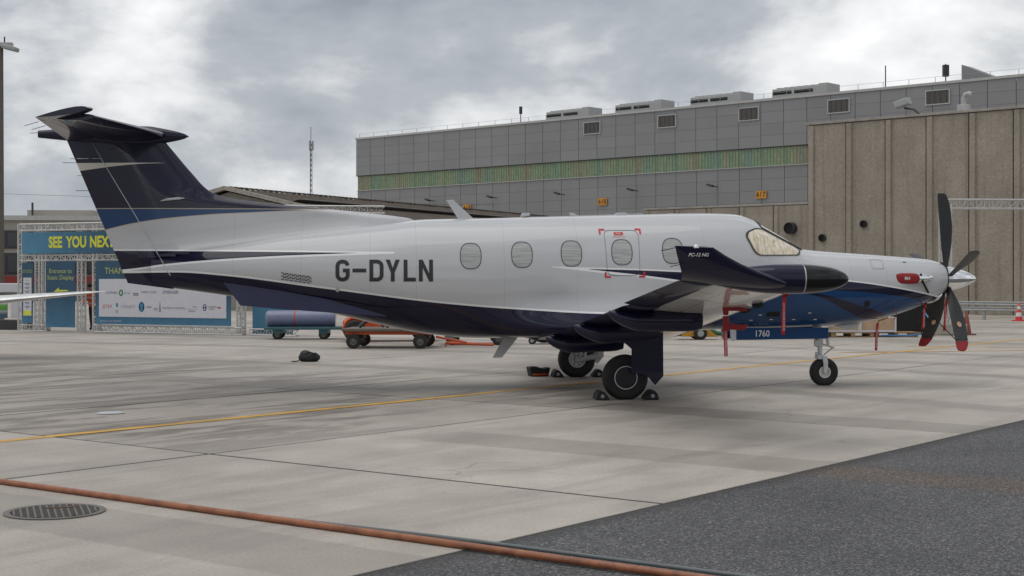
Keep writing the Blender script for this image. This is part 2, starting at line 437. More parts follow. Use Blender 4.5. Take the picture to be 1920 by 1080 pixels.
    gr = ramp(t, noise(t, o, 2.2, 5, 0.6, (0.5, 1, 2.5)), [(0.3, 0.955), (0.7, 1.03)])
    c = mix_c(t, 1, c, gr, 'MULTIPLY')
    L(t, c, b.inputs['Base Color'])
    b.inputs['Roughness'].default_value = 0.26; b.inputs['Specular IOR Level'].default_value = 0.12; b.inputs['Coat Weight'].default_value = 0.7; b.inputs['Coat Roughness'].default_value = 0.015
    bump(t, b, noise(t, o, 1.6, 3, 0.5, (0.7, 1, 1.6)), 0.10, 0.03)
    return m
M_LIV = livery()
def paint(name, col, rough=0.25, coat=0.5, vary=0.05):
    m, t, b = nt_new(name); o = coords(t)
    c = mix_c(t, 1, col, ramp(t, noise(t, o, 3, 5), [(0.3, 1 - vary), (0.7, 1 + vary)]), 'MULTIPLY'); L(t, c, b.inputs['Base Color'])
    b.inputs['Roughness'].default_value = rough; b.inputs['Specular IOR Level'].default_value = 0.15; b.inputs['Coat Weight'].default_value = coat; b.inputs['Coat Roughness'].default_value = 0.02
    bump(t, b, noise(t, o, 2.5, 3), 0.06, 0.03)
    return m
M_NAVY = paint('navy_paint', NAVY); M_BLUE = paint('blue_paint', BLUE); M_WHITE = paint('white_gloss_paint', WHITE)
M_BLK = paint('black_radome', (0.008, 0.008, 0.009), 0.2); M_RUB = mat('rubber', (0.014, 0.014, 0.0145), 0.75, vary=0.25, scale=9, bmp=0.15)
M_BLADE = mat('blade_composite', (0.021, 0.021, 0.023), 0.42, vary=0.12, scale=5)
M_CHROME = mat('polished_metal', (0.82, 0.82, 0.83), 0.09, 1.0, vary=0.04, scale=4)
M_ALU = mat('grey_aluminium', (0.50, 0.51, 0.52), 0.42, 0.55, vary=0.1, scale=8)
M_STRUT = mat('gear_enamel', (0.55, 0.56, 0.57), 0.38, 0.1, vary=0.1, scale=10, dirt=0.25)
M_RED = mat('red_cover_fabric', (0.26, 0.010, 0.014), 0.7, vary=0.15, scale=12, bmp=0.15)
M_REDP = mat('red_print', (0.52, 0.015, 0.02), 0.4); M_WPRINT = mat('white_print', (0.75, 0.75, 0.75), 0.4); M_KPRINT = mat('dark_grey_print', (0.022, 0.022, 0.024), 0.35)
M_DARK = mat('dark_cavity', (0.008, 0.008, 0.008), 0.8); M_SEAL = mat('window_seal', (0.03, 0.03, 0.032), 0.5)

FUS = sorted([  # x, top, bottom, half width, exponent
    (-0.645, 1.868, 1.43, 0.255, 2.0), (-0.70, 1.905, 1.395, 0.29, 2.05), (-0.90, 1.955, 1.285, 0.38, 2.1), (-1.21, 1.982, 1.160, 0.45, 2.15),
    (-1.56, 2.008, 1.055, 0.52, 2.2), (-2.07, 2.042, 0.960, 0.61, 2.2), (-2.70, 2.085, 0.905, 0.70, 2.2), (-2.95, 2.118, 0.897, 0.73, 2.2),
    (-3.20, 2.265, 0.890, 0.765, 2.2), (-3.51, 2.440, 0.883, 0.80, 2.2), (-3.76, 2.580, 0.880, 0.825, 2.2), (-3.97, 2.640, 0.876, 0.84, 2.25),
    (-4.40, 2.655, 0.868, 0.855, 2.3), (-5.85, 2.622, 0.820, 0.86, 2.3), (-7.10, 2.588, 0.783, 0.86, 2.3), (-7.90, 2.565, 0.757, 0.86, 2.25),
    (-8.74, 2.545, 0.828, 0.825, 2.2), (-9.34, 2.475, 0.951, 0.77, 2.15), (-10.14, 2.38, 1.137, 0.66, 2.1), (-11.00, 2.275, 1.292, 0.52, 2.05),
    (-11.52, 2.20, 1.379, 0.43, 2.0), (-12.41, 2.09, 1.507, 0.25, 2.0), (-12.75, 2.04, 1.548, 0.17, 2.0)])
def fus(x):
    return interp(FUS, x)
def ysurf(x, z):
    t_, b_, hw, n = fus(x); zc = (t_ + b_) / 2; h = (t_ - b_) / 2
    q = min(abs((z - zc) / h), 0.999)
    return hw * (1 - q ** n) ** (1 / n)
rings = []
xs = [-0.645 - 12.105 * i / 130 for i in range(131)]
for x in xs:
    t_, b_, hw, n = fus(x); zc = (t_ + b_) / 2; h = (t_ - b_) / 2
    ring = []
    for j in range(72):
        a = 2 * PI * j / 72; c_, s_ = math.cos(a), math.sin(a)
        ring.append((x, hw * math.copysign(abs(c_) ** (2 / n), c_), zc + h * math.copysign(abs(s_) ** (2 / n), s_)))
    rings.append(ring)
ab(MB().loft(rings), 'fuselage', M_LIV, 50)
def hug(me, off, step=0.03, side=-1):
    """lay a flat (x, z) mesh on the fuselage side"""
    bm = bmesh.new(); bm.from_mesh(me)
    xs_ = [v.co.x for v in bm.verts]; zs_ = [v.co.z for v in bm.verts]
    for no, lo, hi, ax in (((0, 0, 1), min(zs_), max(zs_), 2), ((1, 0, 0), min(xs_), max(xs_), 0)):
        k = lo + step
        while k < hi:
            co = [0, 0, 0]; co[ax] = k
            bmesh.ops.bisect_plane(bm, geom=bm.verts[:] + bm.edges[:] + bm.faces[:], plane_co=co, plane_no=no); k += step if ax == 2 else step * 4
    for v in bm.verts: v.co.y = side * (ysurf(v.co.x, v.co.z) + off)
    bmesh.ops.recalc_face_normals(bm, faces=bm.faces)
    for f in bm.faces:
        if f.normal.y * side < 0: f.normal_flip()
    bm.to_mesh(me); bm.free(); return me
def decal(name, polys, m, off=0.004, side=-1, parent=None):
    mb = MB()
    for p in polys: mb.add([(x, 0, z) for x, z in p], [tuple(range(len(p)))])
    me = hug(mb.mesh(name, m, None, False), off, side=side); o = bpy.data.objects.new(name, me); COL.objects.link(o)
    me.polygons.foreach_set('use_smooth', [True] * len(me.polygons))
    return apart(o)
def decal_text(name, s, size, x, z, m, off=0.005, side=-1, **k):
    me = text_mesh(s, size, **k); me.transform(frame((x, 0, z), (1, 0, 0), (0, 0, 1))); me.materials.clear(); me.materials.append(m)
    hug(me, off, side=side); me.name = name; o = bpy.data.objects.new(name, me); COL.objects.link(o); return apart(o)
def stroke(path, w):
    """quads of a mitred stroke"""
    path = [p for i, p in enumerate(path) if i == 0 or (Vector(p) - Vector(path[i - 1])).length > 1e-4]
    out = []; n = len(path); Lp = []; Rp = []
    for i in range(n):
        p = Vector(path[i]); a = Vector(path[max(i - 1, 0)]); b = Vector(path[min(i + 1, n - 1)])
        d1 = (p - a).normalized() if i > 0 else (b - p).normalized(); d2 = (b - p).normalized() if i < n - 1 else d1
        nn = Vector((-(d1 + d2).y, (d1 + d2).x)).normalized(); k = w / 2 / max(0.35, nn.dot(Vector((-d1.y, d1.x))))
        Lp.append(p + nn * k); Rp.append(p - nn * k)
    for i in range(n - 1): out.append([tuple(Lp[i]), tuple(Rp[i]), tuple(Rp[i + 1]), tuple(Lp[i + 1])])
    return out
def arc(cx, cy, rx, ry, a0, a1, n=7): return [(cx + rx * math.cos(R(a0 + (a1 - a0) * i / n)), cy + ry * math.sin(R(a0 + (a1 - a0) * i / n))) for i in range(n + 1)]
# registration letters, built as strokes
Hh, Ww, sw = 0.318, 0.205, 0.056
hw_ = sw / 2; r_ = 0.068
GL = {'G': [arc(Ww - hw_ - r_, Hh - hw_ - r_, r_, r_, 10, 90) + arc(hw_ + r_, Hh - hw_ - r_, r_, r_, 90, 180) + arc(hw_ + r_, hw_ + r_, r_, r_, 180, 270) + arc(Ww - hw_ - r_, hw_ + r_, r_, r_, 270, 360) + [(Ww - hw_, 0.16)], [(Ww, 0.16), (Ww * 0.52, 0.16)]],
      '-': [[(0, 0.16), (0.20, 0.16)]],
      'D': [[(hw_, 0), (hw_, Hh)], [(sw, Hh - hw_)] + arc(Ww - hw_ - r_, Hh - hw_ - r_, r_, r_, 90, 0) + arc(Ww - hw_ - r_, hw_ + r_, r_, r_, 360, 270) + [(sw, hw_)]],
      'L': [[(hw_, Hh), (hw_, 0)], [(sw, hw_), (Ww * .86, hw_)]],
      'Y': [], 'N': [[(hw_, 0), (hw_, Hh)], [(Ww - hw_, 0), (Ww - hw_, Hh)]]}
GQ = {'Y': [[(0, Hh), (.062, Hh), (Ww / 2, .195), (Ww / 2 - hw_, .13)], [(Ww - .062, Hh), (Ww, Hh), (Ww / 2 + hw_, .13), (Ww / 2, .195)], [(Ww / 2 - hw_, 0), (Ww / 2 + hw_, 0), (Ww / 2 + hw_, .13), (Ww / 2, .195), (Ww / 2 - hw_, .13)]],
      'N': [[(sw, Hh), (sw, Hh - .115), (Ww - sw, 0), (Ww - sw, .115)]]}
px0 = -10.05
for side in (-1, 1):
    polys = []
    for ch, dx in zip('G-DYLN', (0, 0.245, 0.49, 0.725, 0.985, 1.205)):
        for st in GL[ch]: polys += [[(px0 + dx + x, 1.612 + z) if side < 0 else (px0 + 1.41 - dx - x, 1.612 + z) for x, z in q] for q in stroke(st, sw)]
        polys += [[(px0 + dx + x, 1.612 + z) if side < 0 else (px0 + 1.41 - dx - x, 1.612 + z) for x, z in q] for q in GQ.get(ch, [])]
    decal('registration_lettering', polys, M_KPRINT, side=side)
# cabin windows with drawn pleated blinds
def blind_mat():
    m, t, b = nt_new('pleated_blind'); s = node(t, 'ShaderNodeSeparateXYZ'); o = coords(t); L(t, o, s.inputs[0])
    w = math_n(t, 'FRACT', math_n(t, 'MULTIPLY', s.outputs[2], 42))
    n_ = noise(t, o, 30, 2, 0.5, (0.1, 1, 2))
    f = ramp(t, w, [(0.0, 0.62), (0.12, 0.95), (0.8, 1.0), (1.0, 0.66)])
    c = mix_c(t, 1, (0.42, 0.42, 0.41), f, 'MULTIPLY'); c = mix_c(t, 1, c, ramp(t, n_, [(0.35, 0.75), (0.65, 1.1)]), 'MULTIPLY')
    L(t, c, b.inputs['Base Color']); b.inputs['Roughness'].default_value = 0.5; b.inputs['Coat Weight'].default_value = 1; b.inputs['Coat Roughness'].default_value = 0.02
    return m
M_BLIND = blind_mat()
def oval(cx, cz, a, b, n=36, p=2.6):
    return [(cx + a * math.copysign(abs(math.cos(2 * PI * j / n)) ** (2 / p), math.cos(2 * PI * j / n)), cz + b * math.copysign(abs(math.sin(2 * PI * j / n)) ** (2 / p), math.sin(2 * PI * j / n))) for j in range(n)]
def ring_polys(o_, i_): return [[o_[j], o_[(j + 1) % len(o_)], i_[(j + 1) % len(i_)], i_[j]] for j in range(len(o_))]
for side in (-1, 1):
    for i, wx in enumerate((-8.09, -7.34, -6.61, -5.86, -5.10)):
        wz = 1.985 + (wx + 8.09) * 0.026
        pane = decal('window', [oval(wx, wz, 0.147, 0.183)], M_BLIND, 0.003, side)
        fr = decal('window_frame', ring_polys(oval(wx, wz, 0.157, 0.193), oval(wx, wz, 0.147, 0.183)), M_SEAL, 0.006, side)
        fr.parent = pane; fr.location = (0, 0, 0)
# cockpit side window, sunshade behind it, and windscreen
def shade_mat():
    m, t, b = nt_new('cockpit_sunshade'); o = coords(t)
    n_ = noise(t, o, 9, 4, 0.6, (3.0, 1, 0.5), 0.8)
    c = ramp(t, n_, [(0.30, (0.30, 0.22, 0.13)), (0.45, (0.62, 0.52, 0.36)), (0.62, (0.80, 0.74, 0.60)), (0.8, (0.88, 0.86, 0.80))])
    L(t, c, b.inputs['Base Color']); b.inputs['Roughness'].default_value = 0.35; b.inputs['Coat Weight'].default_value = 1; b.inputs['Coat Roughness'].default_value = 0.02
    bump(t, b, n_, 0.5, 0.02); return m
M_SHADE = shade_mat()
def rnd(poly, r=0.05, k=4):
    out = []; n = len(poly)
    for i in range(n):
        p = Vector(poly[i]); a = (Vector(poly[i - 1]) - p); b = (Vector(poly[(i + 1) % n]) - p); d = min(r, a.length * .45, b.length * .45)
        a = p + a.normalized() * d; b = p + b.normalized() * d
        for j in range(k + 1):
            s = j / k; out.append(tuple((1 - s) ** 2 * a + 2 * s * (1 - s) * p + s * s * b))
    return out
def scale_poly(p, k):
    cx = sum(q[0] for q in p) / len(p); cz = sum(q[1] for q in p) / len(p)
    return [(cx + (x - cx) * k, cz + (z - cz) * k) for x, z in p]
for side in (-1, 1):
    cw = rnd([(-3.97, 2.33), (-3.72, 2.425), (-3.06, 2.085), (-3.13, 2.015), (-3.82, 2.005)], 0.10)
    pn = decal('cockpit_window', [cw], M_SHADE, 0.011, side)
    f_ = decal('window_frame', ring_polys(scale_poly(cw, 1.06), scale_poly(cw, 0.985)), M_SEAL, 0.014, side); f_.parent = pn; f_.location = (0, 0, 0)
    # windscreen pane: wraps from the side post to the centre line
    mb = MB(); N1, N2 = 10, 8
    def wsp(i, j, off):
        s = i / N1; x = -3.66 + 0.66 * s; zt = fus(x)[0]
        zlo = 2.40 - 0.335 * s + 0.02; f = j / N2
        a_ = ysurf(x, zlo) + off
        y_ = a_ * (1 - f) + 0.03 * f
        t_, b_, hw, n = fus(x); zc = (t_ + b_) / 2; h = (t_ - b_) / 2
        z_ = zc + h * (1 - min(1, (max(y_ - off, 0) / hw)) ** n) ** (1 / n) + off
        return (x, side * y_, z_)
    vs = [wsp(i, j, 0.004) for i in range(N1 + 1) for j in range(N2 + 1)]
    mb.add(vs, [(i * (N2 + 1) + j, i * (N2 + 1) + j + 1, (i + 1) * (N2 + 1) + j + 1, (i + 1) * (N2 + 1) + j) for i in range(N1) for j in range(N2)])
    ws = ab(mb, 'windscreen', M_SHADE, 60)
    edge = [wsp(i, 0, 0.008) for i in range(N1 + 1)] + [wsp(N1, j, 0.008) for j in range(1, N2 + 1)] + [wsp(i, N2, 0.008) for i in range(N1 - 1, -1, -1)] + [wsp(0, j, 0.008) for j in range(N2 - 1, 0, -1)]
    ab(MB().tube(edge, 0.012, 5, closed=True), 'windscreen_frame', M_SEAL, 60, parent=ws)
# emergency exit outline, red corner marks and handle flap
ex = rnd([(-6.11, 2.37), (-5.60, 2.37), (-5.60, 1.70), (-6.08, 1.70)], 0.09)
decal('exit_outline', ring_polys(scale_poly(ex, 1.012), scale_poly(ex, 0.994)), M_SEAL, 0.003)
for cx, cz, sx, sz in ((-6.18, 2.395, 1, -1), (-5.55, 2.40, -1, -1), (-5.52, 1.672, -1, 1), (-6.12, 1.665, 1, 1)):
    decal('exit_corner_mark', [[(cx, cz), (cx + sx * .09, cz), (cx + sx * .09, cz + sz * .026), (cx, cz + sz * .026)], [(cx, cz + sz * .026), (cx + sx * .026, cz + sz * .026), (cx + sx * .026, cz + sz * .085), (cx, cz + sz * .085)]], M_REDP, 0.005)
hf = decal('exit_handle', [rnd([(-5.96, 2.345), (-5.82, 2.345), (-5.82, 2.30), (-5.96, 2.30)], .02)], M_REDP, 0.006)
pt = decal_text('exit_lettering', 'PUSH', 0.032, -5.89, 2.322, M_WPRINT, 0.009); pt.parent = hf; pt.location = (0, 0, 0)
decal_text('exit_note', 'EMERGENCY EXIT', 0.022, -5.89, 2.272, M_REDP, 0.006)
# access panels and hatches, seen as thin seams
M_SEAM = mat('panel_seam', (0.33, 0.33, 0.335), .5)
for (x0, x1, z0, z1, r) in ((-1.95, -1.75, 1.80, 1.95, .02),):
    rp_ = rnd([(x0, z1), (x1, z1), (x1, z0), (x0, z0)], r); k_ = .010
    inn = rnd([(x0 + k_, z1 - k_), (x1 - k_, z1 - k_), (x1 - k_, z0 + k_), (x0 + k_, z0 + k_)], r)
    decal('access_panel_seam', ring_polys(rp_, inn), M_SEAM, 0.003)
for (x, z) in ((-3.35, 1.83), (-3.2, 1.83), (-3.05, 1.83), (-1.4, 1.9)):
    decal('placard', [[(x, z), (x + .06, z), (x + .06, z + .014), (x, z + .014)]], M_KPRINT, .004)
# cooling louvre grille on the rear side
pol = []
for r in range(5):
    for k in range(7):
        x0 = -10.84 + k * 0.062 + (r % 2) * 0.03; z0 = 1.745 - r * 0.023 - k * 0.0085
        pol.append([(x0, z0), (x0 + 0.046, z0 - 0.005), (x0 + 0.046, z0 - 0.017), (x0, z0 - 0.012)])
decal('louvre_grille', pol, M_DARK, 0.004)
decal('round_port', [oval(-10.02, 1.487, .03, .03, 16, 2)], M_ALU, 0.006)
# belly and wing-root fairing
for side in (-1, 1):
    NX, NA = 48, 30; vs = []
    for i in range(NX + 1):
        q = i / NX; x = -8.55 + 4.15 * q
        kx = math.sin(PI * min(q / 0.55, 1) * .5) ** 2 if q < .55 else math.cos(PI * (q - .55) / .45 * .5) ** 1.2
        t_, b_, hw, n = fus(x); zc = (t_ + b_) / 2; h = (t_ - b_) / 2
        for j in range(NA + 1):
            f = j / NA; a = R(-14 - 74 * f); c_, s_ = math.cos(a), math.sin(a)
            y = hw * abs(c_) ** (2 / n); z = zc + h * math.copysign(abs(s_) ** (2 / n), s_)
            wgt = math.sin(PI * min(1, f / .62) * .5) ** 2 if f < .62 else math.cos(PI * (f - .62) / .38 * .5) ** 1.4
            d = 0.46 * kx * wgt
            vs.append((x, side * (y + d + .0015), z - d * .16 - .0015 * f))
    mb = MB().add(vs, [(i * (NA + 1) + j, i * (NA + 1) + j + 1, (i + 1) * (NA + 1) + j + 1, (i + 1) * (NA + 1) + j) for i in range(NX) for j in range(NA)])
    ab(mb, 'wing_root_fairing', M_LIV, 60)

# ---- wings
def foil(n=18, th=0.15, cam_=0.02):
    """closed section, x from 0 (leading edge) to 1, y up; starts at the trailing edge over the top"""
    up, lo = [], []
    for i in range(n + 1):
        x = 0.5 * (1 - math.cos(PI * i / n))
        yt = 5 * th * (0.2969 * math.sqrt(x) - 0.126 * x - 0.3516 * x**2 + 0.2843 * x**3 - 0.1036 * x**4); yc = cam_ * 4 * x * (1 - x)
        up.append((x, yc + yt)); lo.append((x, yc - yt))
    return up[::-1] + lo[1:-1]
def section(sec, le, te, up, th_scale=1.0):
    le, te, up = Vector(le), Vector(te), Vector(up); ch = (te - le).length
    return [le + (te - le) * x + up * (y * ch * th_scale) for x, y in sec]
SEC = foil(18, 0.15, 0.015)
def wing_at(y):
    """leading edge, trailing edge of the plain wing at span y (positive outboard)"""
    s = (y - 0.9) / 7.1
    return (-5.0 - 0.27 * s, 0.875 + 0.735 * s), (-7.05 + 0.58 * s, 0.80 + 0.87 * s)
def underwing_mat():
    m, t, b = nt_new('wing_paint'); o = coords(t); s = node(t, 'ShaderNodeSeparateXYZ'); L(t, o, s.inputs[0])
    ay = math_n(t, 'ABSOLUTE', s.outputs[1])
    c = mix_c(t, 1, (0.70, 0.69, 0.67), ramp(t, noise(t, o, 3, 5), [(0.3, .94), (0.7, 1.04)]), 'MULTIPLY')
    ln = None
    for yy in (1.6, 2.9, 4.1, 5.6, 6.5, 7.1):
        q = math_n(t, 'LESS_THAN', math_n(t, 'ABSOLUTE', math_n(t, 'SUBTRACT', ay, yy)), 0.006); ln = q if ln is None else math_n(t, 'MAXIMUM', ln, q)
    for xx in (-5.55, -5.95):
        q = math_n(t, 'LESS_THAN', math_n(t, 'ABSOLUTE', math_n(t, 'SUBTRACT', s.outputs[0], xx)), 0.006); ln = math_n(t, 'MAXIMUM', ln, q)
    c = mix_c(t, math_n(t, 'MULTIPLY', ln, .6), c, (0.03, 0.03, 0.03))
    L(t, c, b.inputs['Base Color']); b.inputs['Roughness'].default_value = 0.22; b.inputs['Coat Weight'].default_value = 0.8; b.inputs['Coat Roughness'].default_value = 0.03
    bump(t, b, noise(t, o, 3, 3), 0.06, 0.03)
    return m
M_WING = underwing_mat()
for sd_ in (-1, 1):
    rings = []
    for y in [0.5 + 7.22 * i / 24 for i in range(25)]:
        (lx, lz), (tx, tz) = wing_at(y); cut = 0.70
        te = (lx + (tx - lx) * 1.0, sd_ * y, lz + (tz - lz) * 1.0)
        th = 1.0 - 0.15 * (y / 8)
        sec = [(min(x, 0.72 if 1.1 < y < 7.9 else 1.0), yy if x <= 0.72 or not 1.1 < y < 7.9 else yy * 0.9) for x, yy in SEC]
        rings.append(section(sec, (lx, sd_ * y, lz), te, (0, -sd_ * -0.0, 1), th))
    wing = ab(MB().loft(rings), 'wing', M_WING, 40)
    # de-icing boot on the leading edge
    rings = []
    for y in [1.15 + 6.2 * i / 12 for i in range(13)]:
        (lx, lz), (tx, tz) = wing_at(y); th = 1.0 - 0.15 * (y / 8)
        fr = [p for p in SEC if p[0] < 0.075]
        k = len(fr) // 2
        rr = section([(x - 0.002, yy * 1.03) for x, yy in fr], (lx, sd_ * y, lz), (tx, sd_ * y, tz), (0, 0, 1), th)
        rings.append(rr)
    ab(MB().loft(rings, caps=False), 'deicing_boot', M_ALU, 60, parent=wing)
    # flap (navy) and aileron (white): their own sections behind the rear spar
    for nm, ya, yb, mm, drop in (('flap', 1.12, 5.55, M_NAVY, 0.03), ('aileron', 5.60, 7.71, M_NAVY, 0.0)):
        rings = []
        fs = foil(10, 0.17, -0.01)
        for i in range(9):
            y = ya + (yb - ya) * i / 8; (lx, lz), (tx, tz) = wing_at(y)
            a_ = Vector((lx + (tx - lx) * 0.70, sd_ * y, lz + (tz - lz) * 0.70 - drop * .3)); b_ = Vector((tx - 0.02, sd_ * y, tz - drop))
            rings.append(section(fs, a_, b_, (0, 0, 1), 1.15))
        ab(MB().loft(rings), nm, mm, 40, parent=wing)
    # flap track fairings
    for fy in (1.6, 3.4, 5.2):
        (lx, lz), (tx, tz) = wing_at(fy); rings = []
        for i in range(21):
            s = (i / 20) ** 1.7; x = tx - 0.09 + 1.10 * s
            prof = min(1.0, (s + .004) / .30) ** 0.5 if s < .85 else 1.0 - 0.12 * ((s - .85) / .15) ** 2
            zc = tz + (lz - tz) * max(0, (x - tx) / (lx - tx)) - 0.065; d = 0.225 * prof; w_ = 0.09 * min(1, prof * 1.1)
            ring = []
            for j in range(16):
                a = 2 * PI * j / 16; c_, s_ = math.cos(a), math.sin(a)
                ring.append((x, sd_ * fy + w_ * c_, zc - d * .5 + (d * .5) * s_ + (0.02 if s_ > 0 else 0)))
            rings.append(ring)
        ab(MB().loft(rings), 'flap_track_fairing', M_NAVY, 50, parent=wing)
    # blended winglet
    rings = []
    path = [(7.70, 0, 0), (7.84, 0.014, 0.08), (7.95, 0.05, 0.22), (8.02, 0.11, 0.42), (8.06, 0.18, 0.64), (8.09, 0.255, 0.84), (8.115, 0.325, 1.0)]
    (lx, lz), (tx, tz) = wing_at(7.7)
    for y, dz, s in path:
        a_ = Vector((lx + (-6.25 - lx) * s ** 0.8, sd_ * y, lz + 0.055 + dz * 1.0 - 0.055 * (1 - s))); b_ = Vector((tx + (-6.63 - tx) * s, sd_ * y, tz + dz * 1.05))
        ang = R(72) * min(1, s * 1.3); up = (0, -sd_ * math.sin(ang), math.cos(ang))
        rings.append(section(SEC, a_, b_, up, 0.78 - 0.1 * s))
    wl = ab(MB().loft(rings), 'winglet', M_NAVY, 50, parent=wing)
    lp = Vector((-6.42, sd_ * 8.118, 1.962))
    ab(MB().lathe([(0.001, .026), (.018, .022), (.026, .008), (.028, -.01)], lp, 'Z', 12), 'navigation_light', mat('lamp_lens', (0.75, 0.76, 0.72), 0.08, 0.3), 60, parent=wl)
    for k_, (wx, wz) in enumerate(((-6.62, 1.955), (-6.53, 1.80))):
        ab(MB().tube([(wx, sd_ * 8.07, wz), (wx - 0.14, sd_ * 8.08, wz - 0.03)], 0.004, 5), 'static_wick', M_DARK, parent=wl)
    if sd_ < 0:
        me = text_mesh('PC-12 NG', 0.046, shear=0.25, bold=0.001)
        me.transform(frame((-6.40, -8.115, 1.885), (1, 0, 0.0), (0, -0.05, 1))); me.materials.clear(); me.materials.append(M_WPRINT)
        for v in me.vertices: v.co.y = -8.128 + (1.885 - v.co.z) * 0.30
        o = bpy.data.objects.new('type_lettering', me); COL.objects.link(o); o.parent = wl
        # weather radar pod
        rings = []
        def podr(s): return 0.147 * (1 - (1 - min(s / 0.42, 1)) ** 2.3) ** 0.5 * (1 - 0.55 * max(0, (s - .55) / .45) ** 1.6)
        def pod(s0, s1, n):
            rs = []
            for i in range(n + 1):
                s = s0 + (s1 - s0) * (i / n) ** (2 if s0 == 0 else 1); r = max(podr(s), 0.003)
                rs.append([(-4.77 - 1.35 * s, -7.74 + r * math.cos(2 * PI * j / 28), 1.652 + r * 1.02 * math.sin(2 * PI * j / 28)) for j in range(28)])
            return rs
        pb = ab(MB().loft(pod(0.36, 1.0, 16)), 'radar_pod', M_NAVY, 50, parent=wing)
        ab(MB().loft(pod(0.0, 0.355, 14)), 'radome', M_BLK, 50, parent=pb)
        ab(MB().lathe([(podr(.357) + .002, -.006), (podr(.357) + .002, .006)], (-4.77 - 1.35 * .357, -7.74, 1.652), 'X', 28), 'radome_seam', M_ALU, 50, parent=pb)
        # pitot cover with ribbon, and a second ribbon at the leading edge
        def at_wing(y, f, dz=0): (lx, lz), (tx, tz) = wing_at(y); return Vector((lx + (tx - lx) * f, -y, lz + (tz - lz) * f + dz))
        p = at_wing(6.0, 0.28, -0.055)
        cvr = MB().tube([p + Vector((0, 0, 0.05)), p + Vector((0, 0, -0.10))], 0.033, 10).tube([p + Vector((-.03, 0, -.03)), p + Vector((.24, 0, -.05))], [0.03, 0.016], 10)
        q = p + Vector((0, 0, -0.15)); cvr.tube([q + Vector((0, 0, .03)), q + Vector((0, 0, -.14))], 0.036, 10).tube([q + Vector((-.02, 0, -.08)), q + Vector((.2, 0, -.10)), q + Vector((.25, 0, -.07))], [0.035, 0.032, 0.012], 10)
        cvo = ab(cvr, 'pitot_cover', M_RED, 60, parent=wing); cvo['label'] = 'red fabric cover hanging under the wing with a ribbon'
        ab(MB().tube([p + Vector((0, 0, -.09)), q + Vector((0, 0, .04))], 0.024, 10), 'pitot_mast', M_DARK, 60, parent=wing)
        def ribbon(top, length, par, lean=0.0):
            w = 0.020; mb = MB(); n = 8; vs = []
            for i in range(n + 1):
                s = i / n; c_ = Vector(top) + Vector((lean * s, 0.012 * math.sin(s * 5), -length * s)); tw = 0.25 * math.sin(s * 3)
                vs += [c_ + Vector((-w * math.cos(tw), w * math.sin(tw), 0)), c_ + Vector((w * math.cos(tw), -w * math.sin(tw), 0))]
            mb.add(vs, [(2 * i, 2 * i + 1, 2 * i + 3, 2 * i + 2) for i in range(n)])
            rb = ab(mb, 'warning_ribbon', M_REDP, 60, parent=par, recalc=False); so = rb.modifiers.new('s', 'SOLIDIFY'); so.thickness = 0.002
            me = text_mesh('REMOVE BEFORE FLIGHT', 0.027); me.transform(frame(Vector(top) + Vector((lean * .55, -0.017, -length * .55)), (-lean * .0, 0, 1), (-1, 0, 0))); me.materials.clear(); me.materials.append(M_WPRINT)
            o = bpy.data.objects.new('ribbon_lettering', me); COL.objects.link(o); o.parent = rb
            return rb
        ribbon(q + Vector((0, 0, -.12)), 0.30, cvo)
        e_ = at_wing(7.1, 0.02, -0.03)
        c2 = ab(MB().tube([e_ + Vector((-.06, 0, .0)), e_ + Vector((.03, -.01, .02)), e_ + Vector((.07, 0, -.01))], [0.022, 0.03, 0.016], 8), 'vane_cover', M_RED, 60, parent=wing)
        ribbon(e_ + Vector((0.02, 0, 0)), 0.42, c2, -0.02)
        # tie-down rod with ring, landing-light bulge
        t1 = at_wing(4.6, 0.55, -0.13)
        ab(MB().tube([t1 + Vector((-.35, 0, .01)), t1 + Vector((.02, 0, .0)), t1 + Vector((.07, 0, -.012))], [0.028, 0.028, 0.010], 8), 'tie_down_rod', M_DARK, 60, parent=wing)
        ab(MB().tube([t1 + Vector((.085 + .022 * math.cos(a), 0, -.02 + .03 * math.sin(a))) for a in [2 * PI * k / 12 for k in range(12)]], 0.007, 6, closed=True), 'tie_down_ring', M_DARK, 60, parent=wing)
        for yy, ff in ((6.35, .10), (5.65, .08)):
            c_ = at_wing(yy, ff, -0.075)
            ab(MB().lathe([(0.002, -.05), (.035, -.03), (.042, 0), (.03, .06), (.002, .1)], c_, 'X', 12), 'sensor_blister', M_DARK, 60, parent=wing)

# ---- fin, rudder, tailplane
def fin_le(z): return interp(sorted([(1.6, -11.2), (2.20, -8.9), (2.50, -8.85), (2.56, -8.95), (2.62, -9.4), (2.70, -10.2), (2.795, -11.24), (2.86, -11.68), (2.96, -11.93), (3.217, -12.18), (3.587, -12.49), (3.70, -12.585)]), z)[0]
def fin_te(z): return -13.11 - (z - 1.586) * (0.81 / 1.934)
def hinge(z): return -12.45 - (z - 1.673) * (1.03 / 1.732)
def fin_half(x, z):
    te = fin_te(z); le = fin_le(z); d = le - x          # distance behind the leading edge
    tmax = 0.115 - 0.035 * (z - 1.8) / 1.9
    a = min(d / 0.75, 1.0); nose = math.sqrt(max(a, 0)) * (1.35 - 0.35 * a)
    tail = max(0.0, min(1, (x - te) / 0.85))
    h = tmax * min(nose, 1.0) * (0.06 + 0.94 * tail ** 0.8)
    top = fus(max(x, -12.75))[0]
    flare = min(1, max(0, 1 - (z - top + .05) / 0.30)) * (0 if z < top - .12 else 1)
    return h + 0.10 * flare ** 2.2 * min(1, d / 0.8) * min(1, tail * 1.5)
